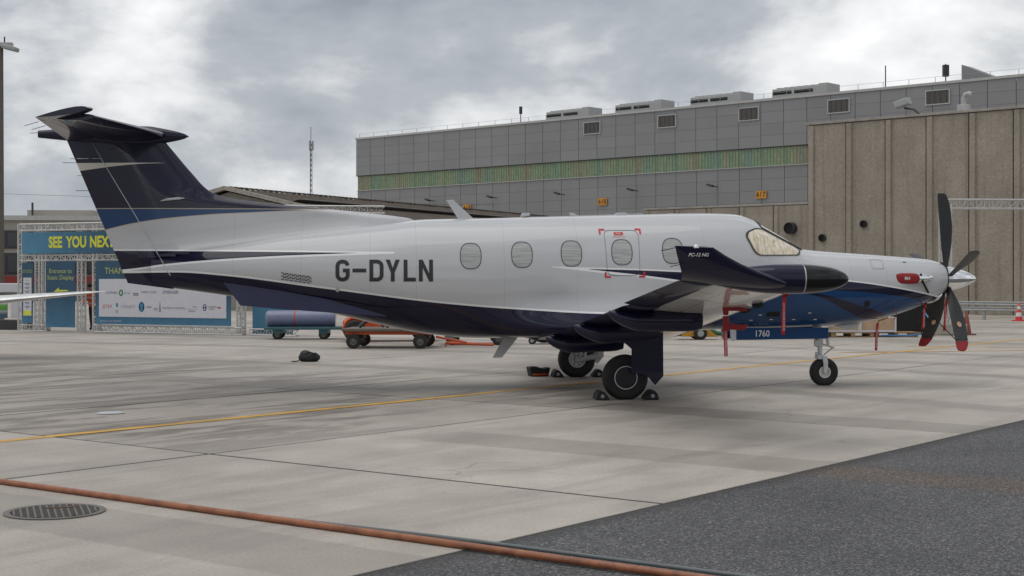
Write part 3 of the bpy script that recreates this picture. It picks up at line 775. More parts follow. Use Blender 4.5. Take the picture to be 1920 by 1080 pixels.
def fin_part(z0, z1, f0, f1, nz, nx, name, parent=None):
    rings = []
    for i in range(nz + 1):
        z = z0 + (z1 - z0) * i / nz; a, b = f0(z), f1(z); L_, R_ = [], []
        for j in range(nx + 1):
            s = j / nx; s = s * s * (3 - 2 * s) if f0 is fin_le else s; x = a + (b - a) * s; h = fin_half(x, z)
            L_.append((x, h, z)); R_.append((x, -h, z))
        rings.append(L_ + R_[::-1])
    return ab(MB().loft(rings), name, M_LIV, 45, parent=parent)
fin = fin_part(1.75, 3.715, fin_le, lambda z: hinge(z) + 0.006, 60, 30, 'tail_fin')
rud = fin_part(1.60, 3.42, lambda z: hinge(z) - 0.006, fin_te, 20, 12, 'rudder')
fin_part(3.425, 3.715, lambda z: hinge(z) - 0.0, fin_te, 6, 12, 'fin_cap', fin)
ab(MB().prism([(-12.45, 1.50), (-13.105, 1.588), (-13.11, 1.60), (-12.44, 1.68)], 'Y', -0.06, 0.06), 'rudder_foot', M_NAVY, parent=rud)
ab(MB().tube([(hinge(z) + .0, -max(fin_half(hinge(z), z), ysurf(hinge(z), z) if 1.56 < z < 2.05 else 0) - .002, z) for z in (1.70, 1.78, 1.86, 1.94, 2.02, 2.1, 2.2, 2.45, 2.7, 3.2, 3.42)], 0.006, 6), 'hinge_strip', M_ALU, 60, parent=rud)
for z, ln_ in ((3.42, .07), (3.36, .2), (3.17, .07), (2.95, .18)):
    ab(MB().tube([(fin_te(z) + .03, 0, z), (fin_te(z) - ln_, 0, z)], 0.004, 5), 'static_wick', M_DARK, parent=rud)
sn = ab(MB().tube([(-12.62, -.115, 2.80), (-12.52, -.15, 2.82), (-12.36, -.15, 2.835), (-12.28, -.10, 2.84)], [0.006, .02, .02, .006], 8), 'fin_antenna', M_WHITE, 60)
# bullet fairing
rings = []
for i in range(33):
    s = i / 32; x = -12.22 - 2.18 * s
    r = 0.142 * min(1, (s / 0.26)) ** 0.62 if s < .26 else 0.142 * (1 - 0.62 * max(0, (s - .45) / .55) ** 1.3)
    rings.append([(x, r * 0.85 * math.cos(2 * PI * j / 24), 3.765 + 0.012 * s + r * math.sin(2 * PI * j / 24)) for j in range(24)])
bul = ab(MB().loft(rings), 'tail_bullet', M_NAVY, 50)
ab(MB().tube([(-14.38, 0, 3.80), (-14.52, 0, 3.79)], 0.004, 5), 'static_wick', M_DARK, parent=bul)
for sd_ in (-1, 1):
    rings = []; FS = foil(14, 0.12, -0.01)
    for i in range(13):
        y = 0.02 + 2.33 * i / 12; s = y / 2.6; le = Vector((-12.52 - 0.72 * s, sd_ * y, 3.775 + .02 * s)); te = Vector((-13.98 + .10 * s, sd_ * y, 3.765 + .02 * s))
        rings.append(section([(min(x_, .68), y_) for x_, y_ in FS], le, te, (0, 0, 1)))
    tp = ab(MB().loft(rings), 'tailplane', M_NAVY, 45)
    # elevator drooped about its hinge, with horn balance at the tip
    def rot(p, hx, hz, a): dx, dz = p[0] - hx, p[2] - hz; return (hx + dx * math.cos(a) - dz * math.sin(a), p[1], hz + dx * math.sin(a) + dz * math.cos(a))
    rings = []; ES = foil(10, 0.20, 0.0)
    for i in range(15):
        y = 0.13 + 2.47 * i / 14; s = y / 2.6
        lex = -12.52 - 0.72 * s; tex = -13.98 + .10 * s; hx = lex + (tex - lex) * .68
        horn = y > 2.36
        a0 = (lex + 0.03 if horn else hx); k = 1.0 if not horn else 0.9
        le = Vector((a0, sd_ * y, 3.770 + .02 * s)); te = Vector((tex, sd_ * y, 3.768 + .02 * s))
        sc = section(foil(10, 0.17 if not horn else 0.13, 0), le, te, (0, 0, 1))
        rings.append([rot(p, hx, 3.77, R(11)) for p in sc])
    ab(MB().loft(rings), 'elevator', M_NAVY, 45, parent=tp)
    for yy in (2.5, 2.0):
        s = yy / 2.6; xx = -13.98 + .1 * s
        ab(MB().tube([(xx + .03, sd_ * yy, 3.70), (xx - .15, sd_ * yy, 3.645)], 0.004, 5), 'static_wick', M_DARK, parent=tp)
# ventral strakes
for sd_ in (-1, 1):
    pl = [(-11.72, 1.64), (-11.43, 1.262), (-10.71, 1.200), (-9.30, 1.098), (-9.32, 1.115), (-10.2, 1.36)]
    mb = MB(); n = len(pl); th = 0.012
    def sy(x, z): return sd_ * (0.30 + (x + 11.72) * 0.075 + (1.7 - z) * 0.30)
    mb.add([(x, sy(x, z) - th, z) for x, z in pl] + [(x, sy(x, z) + th, z) for x, z in pl], [tuple(range(n)), tuple(reversed(range(n, 2 * n)))] + [(i, (i + 1) % n, n + (i + 1) % n, n + i) for i in range(n)])
    ab(mb, 'ventral_strake', paint('strake_paint', (0.020, 0.021, 0.060), 0.4, 0.3), None, bevel=0.004)
# ---- antennas
def blade_ant(pts, y, th, name): ab(MB().prism(pts, 'Y', y - th, y + th), name, M_WHITE, None, bevel=0.006)
blade_ant([(-8.40, 2.835), (-8.30, 2.845), (-7.98, 2.55), (-8.22, 2.55)], 0, .02, 'blade_antenna')
blade_ant([(-6.53, 2.655), (-6.46, 2.655), (-6.38, 2.60), (-6.50, 2.60)], 0, .012, 'blade_antenna')
blade_ant([(-5.79, 2.66), (-5.66, 2.66), (-5.60, 2.61), (-5.85, 2.61)], 0, .05, 'dome_antenna')
for x in (-7.2, -4.95, -4.62): blade_ant([(x - .07, 2.612 - (x + 6) * -.02), (x - .05, 2.65), (x + .05, 2.65), (x + .07, 2.612)], 0, .06, 'dome_antenna')
blade_ant([(-7.70, .455), (-7.56, .455), (-7.30, .78), (-7.52, .78)], 0, .012, 'belly_antenna')
blade_ant([(-8.45, .83), (-8.42, .76), (-8.30, .74), (-8.27, .83)], 0, .02, 'belly_antenna')
blade_ant([(-1.98, .96), (-2.12, .87), (-2.25, .86), (-2.42, .93)], -0.05, .05, 'belly_antenna')

# ---- engine nose: spinner, propeller, intake, exhaust cover
PC = Vector((-0.585, 0, 1.652))
ab(MB().lathe([(0.003, 0.0), (0.045, -0.035), (0.092, -0.12), (0.135, -0.23), (0.172, -0.36), (0.196, -0.46), (0.203, -0.56)], (-0.085, 0, 1.652), 'X', 36, caps=True), 'spinner', M_CHROME, 50)
ab(MB().lathe([(0.255, 0.0), (0.265, -.012), (0.20, -.02), (0.05, -.02)], (-0.632, 0, 1.648), 'X', 36, caps=True), 'spinner_gap', M_DARK, 50)
for k in range(5):
    ang = R(72 * k); rings = []
    # stations: radius, chord, sweep of mid-chord (aft +), twist (90 = feathered, chord along the shaft), thickness
    for r, ch, sw_, tw, th in ((0.13, .085, 0, 70, .075), (0.22, .09, 0, 72, .06), (0.34, .135, -.005, 76, .035), (0.55, .19, -.012, 80, .026), (0.80, .215, -.006, 84, .020), (1.02, .21, .012, 87, .016), (1.20, .185, .035, 89, .012), (1.30, .15, .058, 90, .010), (1.335, .11, .07, 90, .006)):
        ring = []
        for x_, y_ in foil(8, 1.0, 0):
            cx = (x_ - .5) * ch + sw_; ty = y_ * th
            a = R(tw); px_, py_ = -cx * math.sin(a) - ty * math.cos(a), -cx * math.cos(a) + ty * math.sin(a)
            ring.append(PC + Vector((px_, 0, 0)) + Vector((0, 1, 0)) * (py_ * math.cos(ang) - r * math.sin(ang)) + Vector((0, 0, 1)) * (py_ * math.sin(ang) + r * math.cos(ang)))
        rings.append(ring)
    bl = ab(MB().loft(rings), 'propeller_blade', M_BLADE, 45)
    rad = Vector((0, -math.sin(ang), math.cos(ang)))
    if k in (2, 3):
        c_ = PC + rad * 1.24 + Vector((-.045, 0, 0)); tip = MB()
        rr = []
        for r, ch, sw_ in ((1.18, .205, .030), (1.24, .19, .042), (1.31, .155, .06), (1.342, .115, .071)):
            ring = []
            for x_, y_ in foil(8, 1.0, 0):
                ring.append(PC + rad * r + Vector((-(x_ - .5) * ch - sw_, 0, 0)) + Vector((0, math.cos(ang), math.sin(ang))) * (y_ * .03))
            rr.append(ring)
        tc_ = ab(MB().loft(rr), 'blade_tip_cover', M_RED, 45, parent=bl)
        a0 = PC + rad * 1.14; a1 = Vector((-1.05, -0.05, 1.30))
        ab(MB().tube([a0 + Vector((.08, 0, 0)), a0 + Vector((-.12, 0, 0)), a1], 0.008, 6), 'tie_strap', M_DARK, 60, parent=bl)
    if k in (2, 3):
        od = PC + rad * 0.86 + Vector((.0, -0.022, 0)); mb = MB()
        mb.add([od + Vector((.035 * math.cos(q), 0, 0)) + rad * (.05 * math.sin(q)) for q in [2 * PI * i / 16 for i in range(16)]], [tuple(range(16))])
        ab(mb, 'blade_sticker', mat('sticker_print', (0.55, 0.33, 0.20), 0.5), None, parent=bl)
# chin intake: lip and dark mouth
lip = [( -0.70 - 0.16 * (0.5 - 0.5 * math.sin(a)), 0.23 * math.cos(a), 1.375 + 0.085 * math.sin(a)) for a in [2 * PI * i / 24 for i in range(24)]]
inl = ab(MB().tube(lip, 0.022, 8, closed=True), 'intake_lip', M_CHROME, 60)
ab(MB().add([(x - .03, y, z) for x, y, z in lip], [tuple(range(24))]), 'intake_mouth', M_DARK, None, parent=inl)
rings = []
for i in range(9):
    s = i / 8; x = -0.80 - 0.85 * s
    rings.append([(x + (-.16 * (0.5 - 0.5 * math.sin(2 * PI * j / 24)) + .09) * (1 - s), (0.235 + .08 * s) * math.cos(2 * PI * j / 24), 1.375 - 0.10 * s + (0.09 + .09 * s) * math.sin(2 * PI * j / 24)) for j in range(24)])
ab(MB().loft(rings), 'chin_cowl', M_LIV, 50, parent=inl)
for sd_ in (-1, 1):
    ysd = ysurf(-1.2, 1.66)
    st_ = ab(MB().tube([(-0.98, sd_ * (ysurf(-.98, 1.66) - .03), 1.665), (-1.10, sd_ * (ysd + .03), 1.66), (-1.25, sd_ * (ysd + .085), 1.655)], [.05, .062, .062], 14), 'exhaust_stub', M_CHROME, 60)
    rings = []
    for i in range(9):
        s = i / 8; x = -1.20 - 0.40 * s; k_ = (1 - (2 * abs(s - .5)) ** 5) ** .5 if 0 < s < 1 else 0.55
        rings.append([(x, sd_ * (ysd + 0.075 - .06 * s) + .062 * k_ * math.copysign(abs(math.cos(a)) ** .7, math.cos(a)), 1.655 + .082 * k_ * math.copysign(abs(math.sin(a)) ** .7, math.sin(a))) for a in [2 * PI * j / 20 for j in range(20)]])
    ec = ab(MB().loft(rings), 'exhaust_cover', M_RED, 60, parent=st_)
    ab(MB().tube([(-1.20, sd_ * (ysd + .10), 1.73), (-1.17, sd_ * (ysd + .11), 1.60), (-1.02, sd_ * (ysurf(-1.02, 1.45) + .012), 1.44)], 0.016, 6), 'cover_strap', M_DARK, 60, parent=ec)
    me = text_mesh('RH' if sd_ < 0 else 'LH', 0.065, bold=0.002); fx = 1 if sd_ < 0 else -1
    me.transform(frame((-1.42, sd_ * (ysd + .130), 1.655), (fx, 0.0, 0), (0, 0, 1))); me.materials.clear(); me.materials.append(M_WPRINT)
    o = bpy.data.objects.new('cover_lettering', me); COL.objects.link(o); o.parent = ec
rb_ = ab(MB().tube([(-1.55, -.1, 1.05), (-1.68, -.06, 1.0), (-1.70, -.05, .95)], .008, 6), 'plug_cord', M_RED)
ribbon((-1.70, -.05, .96), 0.42, rb_, -0.03)
ab(MB().tube([(-1.55, -.40, 1.20), (-1.53, -.41, 1.10), (-1.56, -.38, 1.02)], .006, 5), 'plug_cord', M_RED)
for (x, y, z, l) in ((-0.95, -.1, 1.27, .40), (-.62, -.14, 1.36, .52)):
    c_ = ab(MB().tube([(x + .03, y, z + .05), (x, y, z - .02)], .012, 6), 'plug_cord', M_RED); ribbon((x, y, z), l, c_, -.05)
decal('nose_port', [oval(-2.05, 1.27, .05, .05, 16, 2)], M_DARK, .004)
decal('nose_vent', [[(-3.62, 1.08), (-3.42, 1.08), (-3.42, 1.15), (-3.62, 1.15)]], M_DARK, .004)
decal('nose_marking', [oval(-4.42, 1.34, .20, .10, 24, 2)], M_WPRINT, .004)

# ---- landing gear
def wheel(c, r, w, hub_r, parent, outer):
    cx, cy, cz = c
    prof = [(hub_r, -w * .36), (hub_r * 1.15, -w * .46), (r * .80, -w * .5), (r * .93, -w * .40), (r * .985, -w * .24), (r, -w * .08), (r, w * .08), (r * .985, w * .24), (r * .93, w * .40), (r * .80, w * .5), (hub_r * 1.15, w * .46), (hub_r, w * .36)]
    mb = MB().lathe(prof, c, 'Y', 40); mb.v = [(x, y, max(z, 0.001)) for x, y, z in mb.v]
    ty = ab(mb, 'tyre', M_RUB, 50, parent=parent)
    return ty
for sd_ in (-1, 1):
    yw = sd_ * 2.30
    g = ab(MB().tube([(-5.72, sd_ * 2.22, 0.92), (-5.74, sd_ * 2.22, 0.42)], [.06, .05], 14).tube([(-5.73, sd_ * 2.20, 0.36), (-6.08, sd_ * 2.19, 0.285)], [.055, .04], 12).tube([(-5.95, sd_ * 2.18, .33), (-5.93, sd_ * 2.18, .62), (-5.84, sd_ * 2.2, .92)], .024, 10).tube([(-6.08, sd_ * 2.15, .30), (-6.08, sd_ * 2.36, .30)], .03, 10), 'main_gear_leg', M_STRUT, 50)
    ty = wheel((-6.08, yw, 0.302), 0.316, 0.22, 0.155, g, sd_)
    o_ = sd_ * 1
    ab(MB().lathe([(0.152, o_ * .070), (.15, o_ * .082), (.10, o_ * .088), (.02, o_ * .092), (.001, o_ * .092)], (-6.08, yw, .302), 'Y', 28), 'hub_cap', mat('hub_cap_paint', (.012, .012, .022), .5), 60, parent=g)
    ab(MB().lathe([(0.160, o_ * .074), (.160, o_ * .088), (.150, o_ * .090), (.150, o_ * .074)], (-6.08, yw, .302), 'Y', 32), 'hub_ring', M_WPRINT, 60, parent=g)
    hb = MB().lathe([(0.152, -o_ * .06), (.145, -o_ * .085), (.115, -o_ * .088), (.11, -o_ * .06), (.055, -o_ * .05), (.05, -o_ * .10), (.001, -o_ * .10)], (-6.08, yw, .302), 'Y', 28)
    for q in range(7): hb.box((-6.08 + .085 * math.cos(q * .9), yw - o_ * .075, .302 + .085 * math.sin(q * .9)), (.045, .03, .045))
    ab(hb, 'wheel_hub', M_ALU, 40, parent=g)
    # gear door: navy outside, pale inside
    yd = sd_ * 2.50
    dp = [(-6.36, .99), (-5.59, .97), (-5.585, .33), (-5.70, .205), (-5.78, .30), (-5.86, .355), (-6.025, .375), (-6.025, .70)]
    gd = ab(MB().prism(dp, 'Y', yd - .008, yd + .008), 'gear_door', M_NAVY, None, parent=g, bevel=0.004)
    ab(MB().prism([(x * .985 - 0.0875, z * .985 + .008) for x, z in dp], 'Y', yd - sd_ * .0105, yd - sd_ * .012), 'door_lining', M_STRUT, None, parent=gd)
    ab(MB().tube([(-5.72, sd_ * 2.25, .6), (-5.68, sd_ * 2.48, .58)], .012, 8), 'door_link', M_STRUT, 50, parent=gd)
# nose gear
ng = ab(MB().tube([(-2.66, 0, 0.95), (-2.62, 0, 0.70), (-2.61, 0, 0.60)], [.07, .062, .055], 14).tube([(-2.61, 0, .62), (-2.595, 0, .42)], .036, 12).box((-2.61, 0, .44), (.10, .17, .06)), 'nose_gear_leg', M_STRUT, 50)
for sd_ in (-1, 1):
    ab(MB().prism([(-2.60, .455), (-2.52, .455), (-2.505, .36), (-2.515, .20), (-2.54, .175), (-2.575, .20), (-2.58, .34)], 'Y', sd_ * .088, sd_ * .106), 'fork_arm', M_STRUT, None, parent=ng, bevel=.006)
ab(MB().tube([(-2.585, 0, .645), (-2.40, 0, .585)], .012, 8).tube([(-2.40, 0, .585), (-2.54, 0, .475)], .012, 8).tube([(-2.40, -.04, .585), (-2.40, .04, .585)], .016, 8), 'torque_link', M_STRUT, 50, parent=ng)
ab(MB().box((-2.66, -.045, .655), (.10, .03, .10)).box((-2.655, 0, .47), (.03, .08, .10)).tube([(-2.50, -.05, .72), (-2.49, -.05, .63)], .024, 10), 'steering_unit', M_ALU, None, parent=ng, bevel=.006)
wheel((-2.545, 0, 0.208), 0.222, 0.155, 0.092, ng, 1)
for o_ in (-1, 1):
    ab(MB().lathe([(0.095, o_ * .05), (.093, o_ * .066), (.070, o_ * .066), (.062, o_ * .045), (.03, o_ * .04), (.026, o_ * .075), (.001, o_ * .075)], (-2.545, 0, .208), 'Y', 24), 'wheel_hub', mat('hub_paint', (0.62, 0.61, 0.57), .4, dirt=.2), 40, parent=ng)
for sd_ in (-1, 1):
    nd = ab(MB().prism([(-4.0, .905), (-2.56, .905), (-2.56, .735), (-4.0, .72)], 'Y', sd_ * .27, sd_ * .285), 'nose_gear_door', M_BLUE, None, bevel=.004)
    ab(MB().prism([(-4.10, .90), (-4.004, .90), (-4.004, .715), (-4.06, .70), (-4.09, .74)], 'Y', sd_ * .262, sd_ * .29), 'door_edge', M_ALU, None, parent=nd)
    fx = 1 if sd_ < 0 else -1
    me = text_mesh('1760', 0.135, bold=0.001); me.transform(frame((-3.60, sd_ * .2865, .812), (fx, 0, 0), (0, 0, 1)) @ Matrix.Diagonal((.88, 1, 1, 1))); me.materials.clear(); me.materials.append(M_WPRINT)
    o = bpy.data.objects.new('serial_lettering', me); COL.objects.link(o); o.parent = nd
for k, (x, z) in enumerate(((-3.86, 1.02), (-3.55, 1.03), (-3.2, 1.03), (-2.86, 1.03), (-3.74, 1.1), (-2.98, 1.13))):
    decal('stencil_mark', [[(x, z), (x + .05, z), (x + .05, z + .012), (x, z + .012)]], M_WPRINT, .004)
# ================================================================ surroundings
def at(u, v, Y):
    """surveyed point: photo column and row at distance Y"""
    return Vector(((u - 960) * Y / 2740, Y, CAM_H + (522 - v) * Y / 2740))
def cylz(mb, c, r, h, n=12): return mb.tube([c, (c[0], c[1], c[2] + h)], r, n)
# ---- grey clad hangar
HD = R(-42.2)
def clad_mat():
    m, t, b = nt_new('grey_cladding'); o = coords(t, 'Object'); g = node(t, 'ShaderNodeNewGeometry').outputs['Position']
    s = node(t, 'ShaderNodeSeparateXYZ'); L(t, o, s.inputs[0])
    rib = math_n(t, 'FRACT', math_n(t, 'MULTIPLY', s.outputs[2], 9.0))
    c = mix_c(t, 1, (0.25, 0.252, 0.257), ramp(t, rib, [(0.0, 0.88), (0.25, 1.0), (0.9, 1.0), (1.0, 0.88)]), 'MULTIPLY')
    c = mix_c(t, 1, c, ramp(t, noise(t, g, 0.12, 4, 0.6, (1, 1, 0.35)), [(0.3, 0.92), (0.7, 1.07)]), 'MULTIPLY')
    c = mix_c(t, 1, c, ramp(t, node(t, 'ShaderNodeObjectInfo').outputs['Random'], [(0, 0.955), (1, 1.045)]), 'MULTIPLY')
    L(t, c, b.inputs['Base Color']); b.inputs['Roughness'].default_value = 0.5; b.inputs['Metallic'].default_value = 0.15
    return m
M_CLAD = clad_mat(); M_EDGE = mat('pale_flashing', (0.42, 0.42, 0.41), 0.5); M_STEELD = mat('dark_steel', (0.05, 0.05, 0.052), 0.5, 0.3)
M_LGREY = mat('light_grey_metal', (0.36, 0.37, 0.37), 0.5, 0.2, dirt=0.15)
HG = empty('hangar', (-18.5, 175, 0), HD, 'long grey clad hangar with a coloured glazed strip and rooftop units', 'hangar')
HL, CW = 91.0, 2.46
MB().box((HL / 2, 15.2, 9.0), (HL - .4, 30, 18.0)).box((HL / 2, 0.35, 6.0), (HL - 1.2, .5, 11.9)).build('wall', mat('hangar_core', (0.06, 0.06, 0.062), .7), HG)
MB().box((HL / 2, 0.06, 18.34), (HL + .2, .7, .22)).build('parapet', M_EDGE, HG)
MB().box((-.03, 0.1, 16.1), (.14, .5, 4.5)).build('corner_trim', M_EDGE, HG)
pu = MB().box((0, 0, 0), (CW - .05, .10, 1.075)).mesh('cladding_panel', M_CLAD); pl_ = MB().box((0, 0, 0), (CW - .05, .10, 1.12)).mesh('cladding_panel', M_CLAD)
for i in range(37):
    for j in range(4):
        for me, z0, dz, y in ((pu, 13.92, 1.09, -.12), (pl_, 12.12 - 4 * 1.135, 1.135, .04)):
            if y > 0 and i == 0: pass
            o = bpy.data.objects.new('cladding_panel', me); COL.objects.link(o); o.parent = HG; o.location = ((i + .5) * CW, y, z0 + (j + .5) * dz)
def strip_mat():
    m, t, b = nt_new('coloured_glazing'); o = coords(t, 'Object'); g = node(t, 'ShaderNodeNewGeometry').outputs['Position']
    s = node(t, 'ShaderNodeSeparateXYZ'); L(t, g, s.inputs[0]); k = math_n(t, 'SUBTRACT', s.outputs[0], s.outputs[1])
    cx = node(t, 'ShaderNodeCombineXYZ'); L(t, math_n(t, 'SNAP', k, 0.55), cx.inputs[0])
    n_ = noise(t, cx.outputs[0], 0.21, 4, 0.75)
    c = ramp(t, n_, [(0.30, (0.20, 0.16, 0.24)), (0.38, (0.17, 0.25, 0.26)), (0.46, (0.19, 0.30, 0.18)), (0.53, (0.26, 0.31, 0.16)), (0.60, (0.28, 0.21, 0.15)), (0.70, (0.17, 0.29, 0.23))])
    L(t, mix_c(t, 1, c, ramp(t, noise(t, g, 3, 2), [(0.3, .75), (.7, 1.15)]), 'MULTIPLY'), b.inputs['Base Color']); b.inputs['Roughness'].default_value = 0.3
    return m
M_STRIP = strip_mat(); gp_ = MB().box((0, 0, 0), (CW - .04, .06, 1.70)).mesh('glazing_panel', M_STRIP)
for i in range(37):
    o = bpy.data.objects.new('glazing_panel', gp_); COL.objects.link(o); o.parent = HG; o.location = ((i + .5) * CW, .06, 13.03)
fs = MB()
for i in range(37 * 7): fs.box((i * CW / 7 + .2, .0, 13.03), (.035, .07, 1.70))
tag(fs.build('glazing_fins', mat('pale_fin', (0.27, 0.31, 0.27), .4), HG), None, None, kind='stuff')
MB().box((HL / 2, -.03, 13.89), (HL, .2, .06)).build('strip_trim', M_STEELD, HG); MB().box((HL / 2, -.03, 12.14), (HL, .2, .07)).build('strip_trim', M_EDGE, HG)
rl = MB()
for i in range(38): rl.box((i * CW, .35, 18.72), (.035, .035, .55))
tag(rl.build('railing_posts', M_LGREY, HG), None, None, kind='stuff')
MB().box((HL / 2, .35, 18.98), (HL, .02, .02)).build('railing_bar', M_LGREY, HG)
M_LOUV = mat('louvre_dark', (0.075, 0.07, 0.065), .5)
for i in range(6):
    x = 36.3 + 9.5 * i; v_ = MB().box((x, -.2, 17.15), (2.05, .08, 1.12)).build('louvre_vent', M_LOUV, HG)
    f_ = MB()
    for a, b, c, d in ((x, 17.75, 2.25, .09), (x, 16.55, 2.25, .09), (x - 1.08, 17.15, .09, 1.11), (x + 1.08, 17.15, .09, 1.11)): f_.box((a, -.22, b), (c, .14, d))
    f_.build('vent_frame', M_EDGE, v_)
    for k in range(4): MB().box((x - .78 + k * .52, -.25, 17.15), (.03, .05, 1.1)).build('vent_blade', M_LOUV, v_)
HM = Matrix.Translation((-18.5, 175, 0)) @ Matrix.Rotation(HD, 4, 'Z')
for i, ords in enumerate(('nearest the roof mast', 'second from the roof mast', 'third from the roof mast', 'farthest from the roof mast')):
    x = 28.0 + 9.45 * i; u = empty('cooling_unit', HM @ Vector((x + 3, 3.2, 18.55)), HD, 'light grey rooftop cooling unit with fan hoods, ' + ords, 'cooling unit', 'cooling units along the hangar roof')
    MB().box((0, 0, .55), (5.9, 2.2, .95)).build('casing', M_EDGE, u, bevel=.04)
    MB().box((2.55, -.02, .62), (.9, 2.3, 1.12)).build('control_cabinet', M_EDGE, u, bevel=.03)
    for k in range(4): MB().box((-2.9 + k * 1.55, -1.0, .35), (.14, .14, .7)).build('leg', M_LGREY, u)
    [MB().box((-1.85 + 2.3 * k, -1.105, .62), (2.0, .04, .30)).build('coil_panel', M_DARK, u) for k in range(2)]
    for k in range(7): MB().lathe([(.36, 0), (.36, .14), (.30, .16), (.05, .10)], (-2.5 + k * .72, -.4, 1.02), 'Z', 12).build('fan_hood', M_LGREY, u, 50)
M_SIGN = mat('orange_sign', (0.62, 0.27, 0.02), .5); M_KP = mat('black_lettering', (0.012, 0.012, 0.012), .5)
for tx, n_ in ((18.4, '619'), (37.6, '618'), (56.6, '617')):
    p = HM @ Vector((tx, -.16, 9.5)); s_ = empty('stand_sign', p, HD, {'619': 'orange stand sign 619, half hidden by the low shed roof', '618': 'orange stand sign 618 above the red-fronted shed', '617': 'orange stand sign 617 above the lower concrete wall'}[n_], 'sign', 'stand number signs')
    MB().box((0, 0, 0), (1.15, .06, .72)).build('sign_plate', M_SIGN, s_, bevel=.02)
    text_obj('sign_number', n_, .68, M_KP, s_, frame((0, -.035, 0), (1, 0, 0), (0, 0, 1)), bold=.012)
LAMPN = ('closest to the hangar corner', 'just past the sign half hidden by the shed roof', 'on the corner side of the sign above the red-fronted shed', 'on the far side of the sign above the red-fronted shed', 'beside the sign above the lower concrete wall')
for i in range(5):
    p = HM @ Vector((13.1 + 9.62 * i, -.1, 10.45)); l_ = empty('wall_lamp', p, HD, None, 'lamp', 'wall lamps on the hangar'); l_['label'] = 'dark hangar wall lamp ' + LAMPN[i]
    MB().tube([(0, .1, 0), (0, -.7, .05)], .05, 6).build('arm', M_STEELD, l_); MB().box((-.15, -.9, .1), (.65, .4, .18), Matrix.Rotation(.3, 3, 'Y')).build('lamp_head', M_STEELD, l_, bevel=.03)
def mast(name, p, h, label, heads):
    r_ = empty(name, p, 0, label, 'mast'); MB().tube([(0, 0, 0), (0, 0, h)], .05, 6).build('pole', M_STEELD, r_)
    for z, s in heads: MB().box((0, 0, z), s).build('head', M_STEELD, r_, bevel=.02)
mast('roof_mast', HM @ Vector((24.9, 1.5, 18.0)), 2.3, 'thin roof mast with a small dark box, left of the cooling units', ((2.0, (.35, .3, .8)),))
mast('roof_mast', HM @ Vector((74.2, 1.5, 18.0)), 2.2, 'thin roof mast with a signal head beside the sloped roof hatch', ((1.6, (.5, .4, 1.0)),))
mast('roof_mast', HM @ Vector((68.5, 1.5, 18.0)), 2.6, 'bare thin lightning rod on the hangar roof', ())
rh = MB().prism([(0, 0), (4.4, 0), (0, 2.0)], 'Y', -1, 1).build('roof_hatch', M_CLAD, None, loc=HM @ Vector((75.6, 2.6, 18.0)), rz=HD); tag(rh, 'wedge shaped grey roof hatch on the hangar roof', 'roof hatch')

# ---- exposed-aggregate concrete walls
def wall_mat(tint):
    m, t, b = nt_new('aggregate_concrete'); g = node(t, 'ShaderNodeNewGeometry').outputs['Position']
    c = mix_c(t, 1, tint, ramp(t, noise(t, g, 0.5, 5, 0.6), [(0.28, 0.82), (0.72, 1.15)]), 'MULTIPLY')
    c = mix_c(t, 1, c, ramp(t, noise(t, g, 9, 4, 0.75), [(0.3, 0.78), (0.7, 1.2)]), 'MULTIPLY')
    st = noise(t, g, 1.4, 5, 0.65, (2.2, 2.2, 0.10))
    c = mix_c(t, ramp(t, st, [(0.52, 0.0), (0.78, 0.45)]), c, (0.085, 0.07, 0.055))
    c = mix_c(t, ramp(t, noise(t, g, 0.8, 3, 0.6, (1.5, 1.5, .22)), [(0.60, 0.0), (0.75, 0.4)]), c, (0.36, 0.33, 0.28))
    L(t, c, b.inputs['Base Color']); b.inputs['Roughness'].default_value = 0.9; bump(t, b, noise(t, g, 14, 5, .75), 0.6, 0.05)
    return m
M_AGG = wall_mat((0.33, 0.288, 0.235)); M_COP = mat('coping', (0.34, 0.31, 0.27), .8, dirt=.5)
WC = Vector((14.8, 73.0, 0)); WM = Matrix.Translation(WC) @ Matrix.Rotation(HD, 4, 'Z'); PW = 2.11
TW = empty('concrete_wall', WC, HD, 'tall stained concrete wall of ribbed exposed-aggregate panels', 'wall')
MB().box((13, .45, 4.6), (26.2, .3, 9.2)).build('wall_core', M_JOINT, TW); MB().box((13, .3, 9.36), (26.3, .75, .12)).build('coping', M_COP, TW, bevel=.02)
pm = MB().box((0, 0, 4.64), (PW - .07, .3, 9.26)).mesh('wall_panel', M_AGG); rm = MB().prism([(-.17, 0), (-.13, -.12), (.13, -.12), (.17, 0)], 'Z', 0, 9.24).mesh('wall_rib', M_AGG)
for i in range(12):
    o = bpy.data.objects.new('wall_panel', pm); COL.objects.link(o); o.parent = TW; o.location = ((i + .5) * PW, .15, 0)
    for dx in (.20,):
        o = bpy.data.objects.new('wall_rib', rm); COL.objects.link(o); o.parent = TW; o.location = (i * PW + dx, 0.005, 0)
LWL = empty('concrete_wall', WM @ Vector((-10.4, 0, 0)), HD, 'lower stained concrete wall beside the tall one', 'wall')
MB().box((5.15, .62, 2.65), (10.3, .3, 5.3)).build('wall_core', M_JOINT, LWL); MB().box((5.15, .55, 5.43), (10.3, .75, .10)).build('coping', M_COP, LWL, bevel=.02)
pm2 = MB().box((0, 0, 2.68), (2.0, .3, 5.36)).mesh('wall_panel', M_AGG)
for i in range(5):
    o = bpy.data.objects.new('wall_panel', pm2); COL.objects.link(o); o.parent = LWL; o.location = (1.03 + i * 2.06, .36, 0)
    MB().prism([(-.15, 0), (-.11, -.1), (.11, -.1), (.15, 0)], 'Z', 0, 5.35).build('wall_rib', M_AGG, LWL, loc=(2.06 * i + .2, .215, 0))
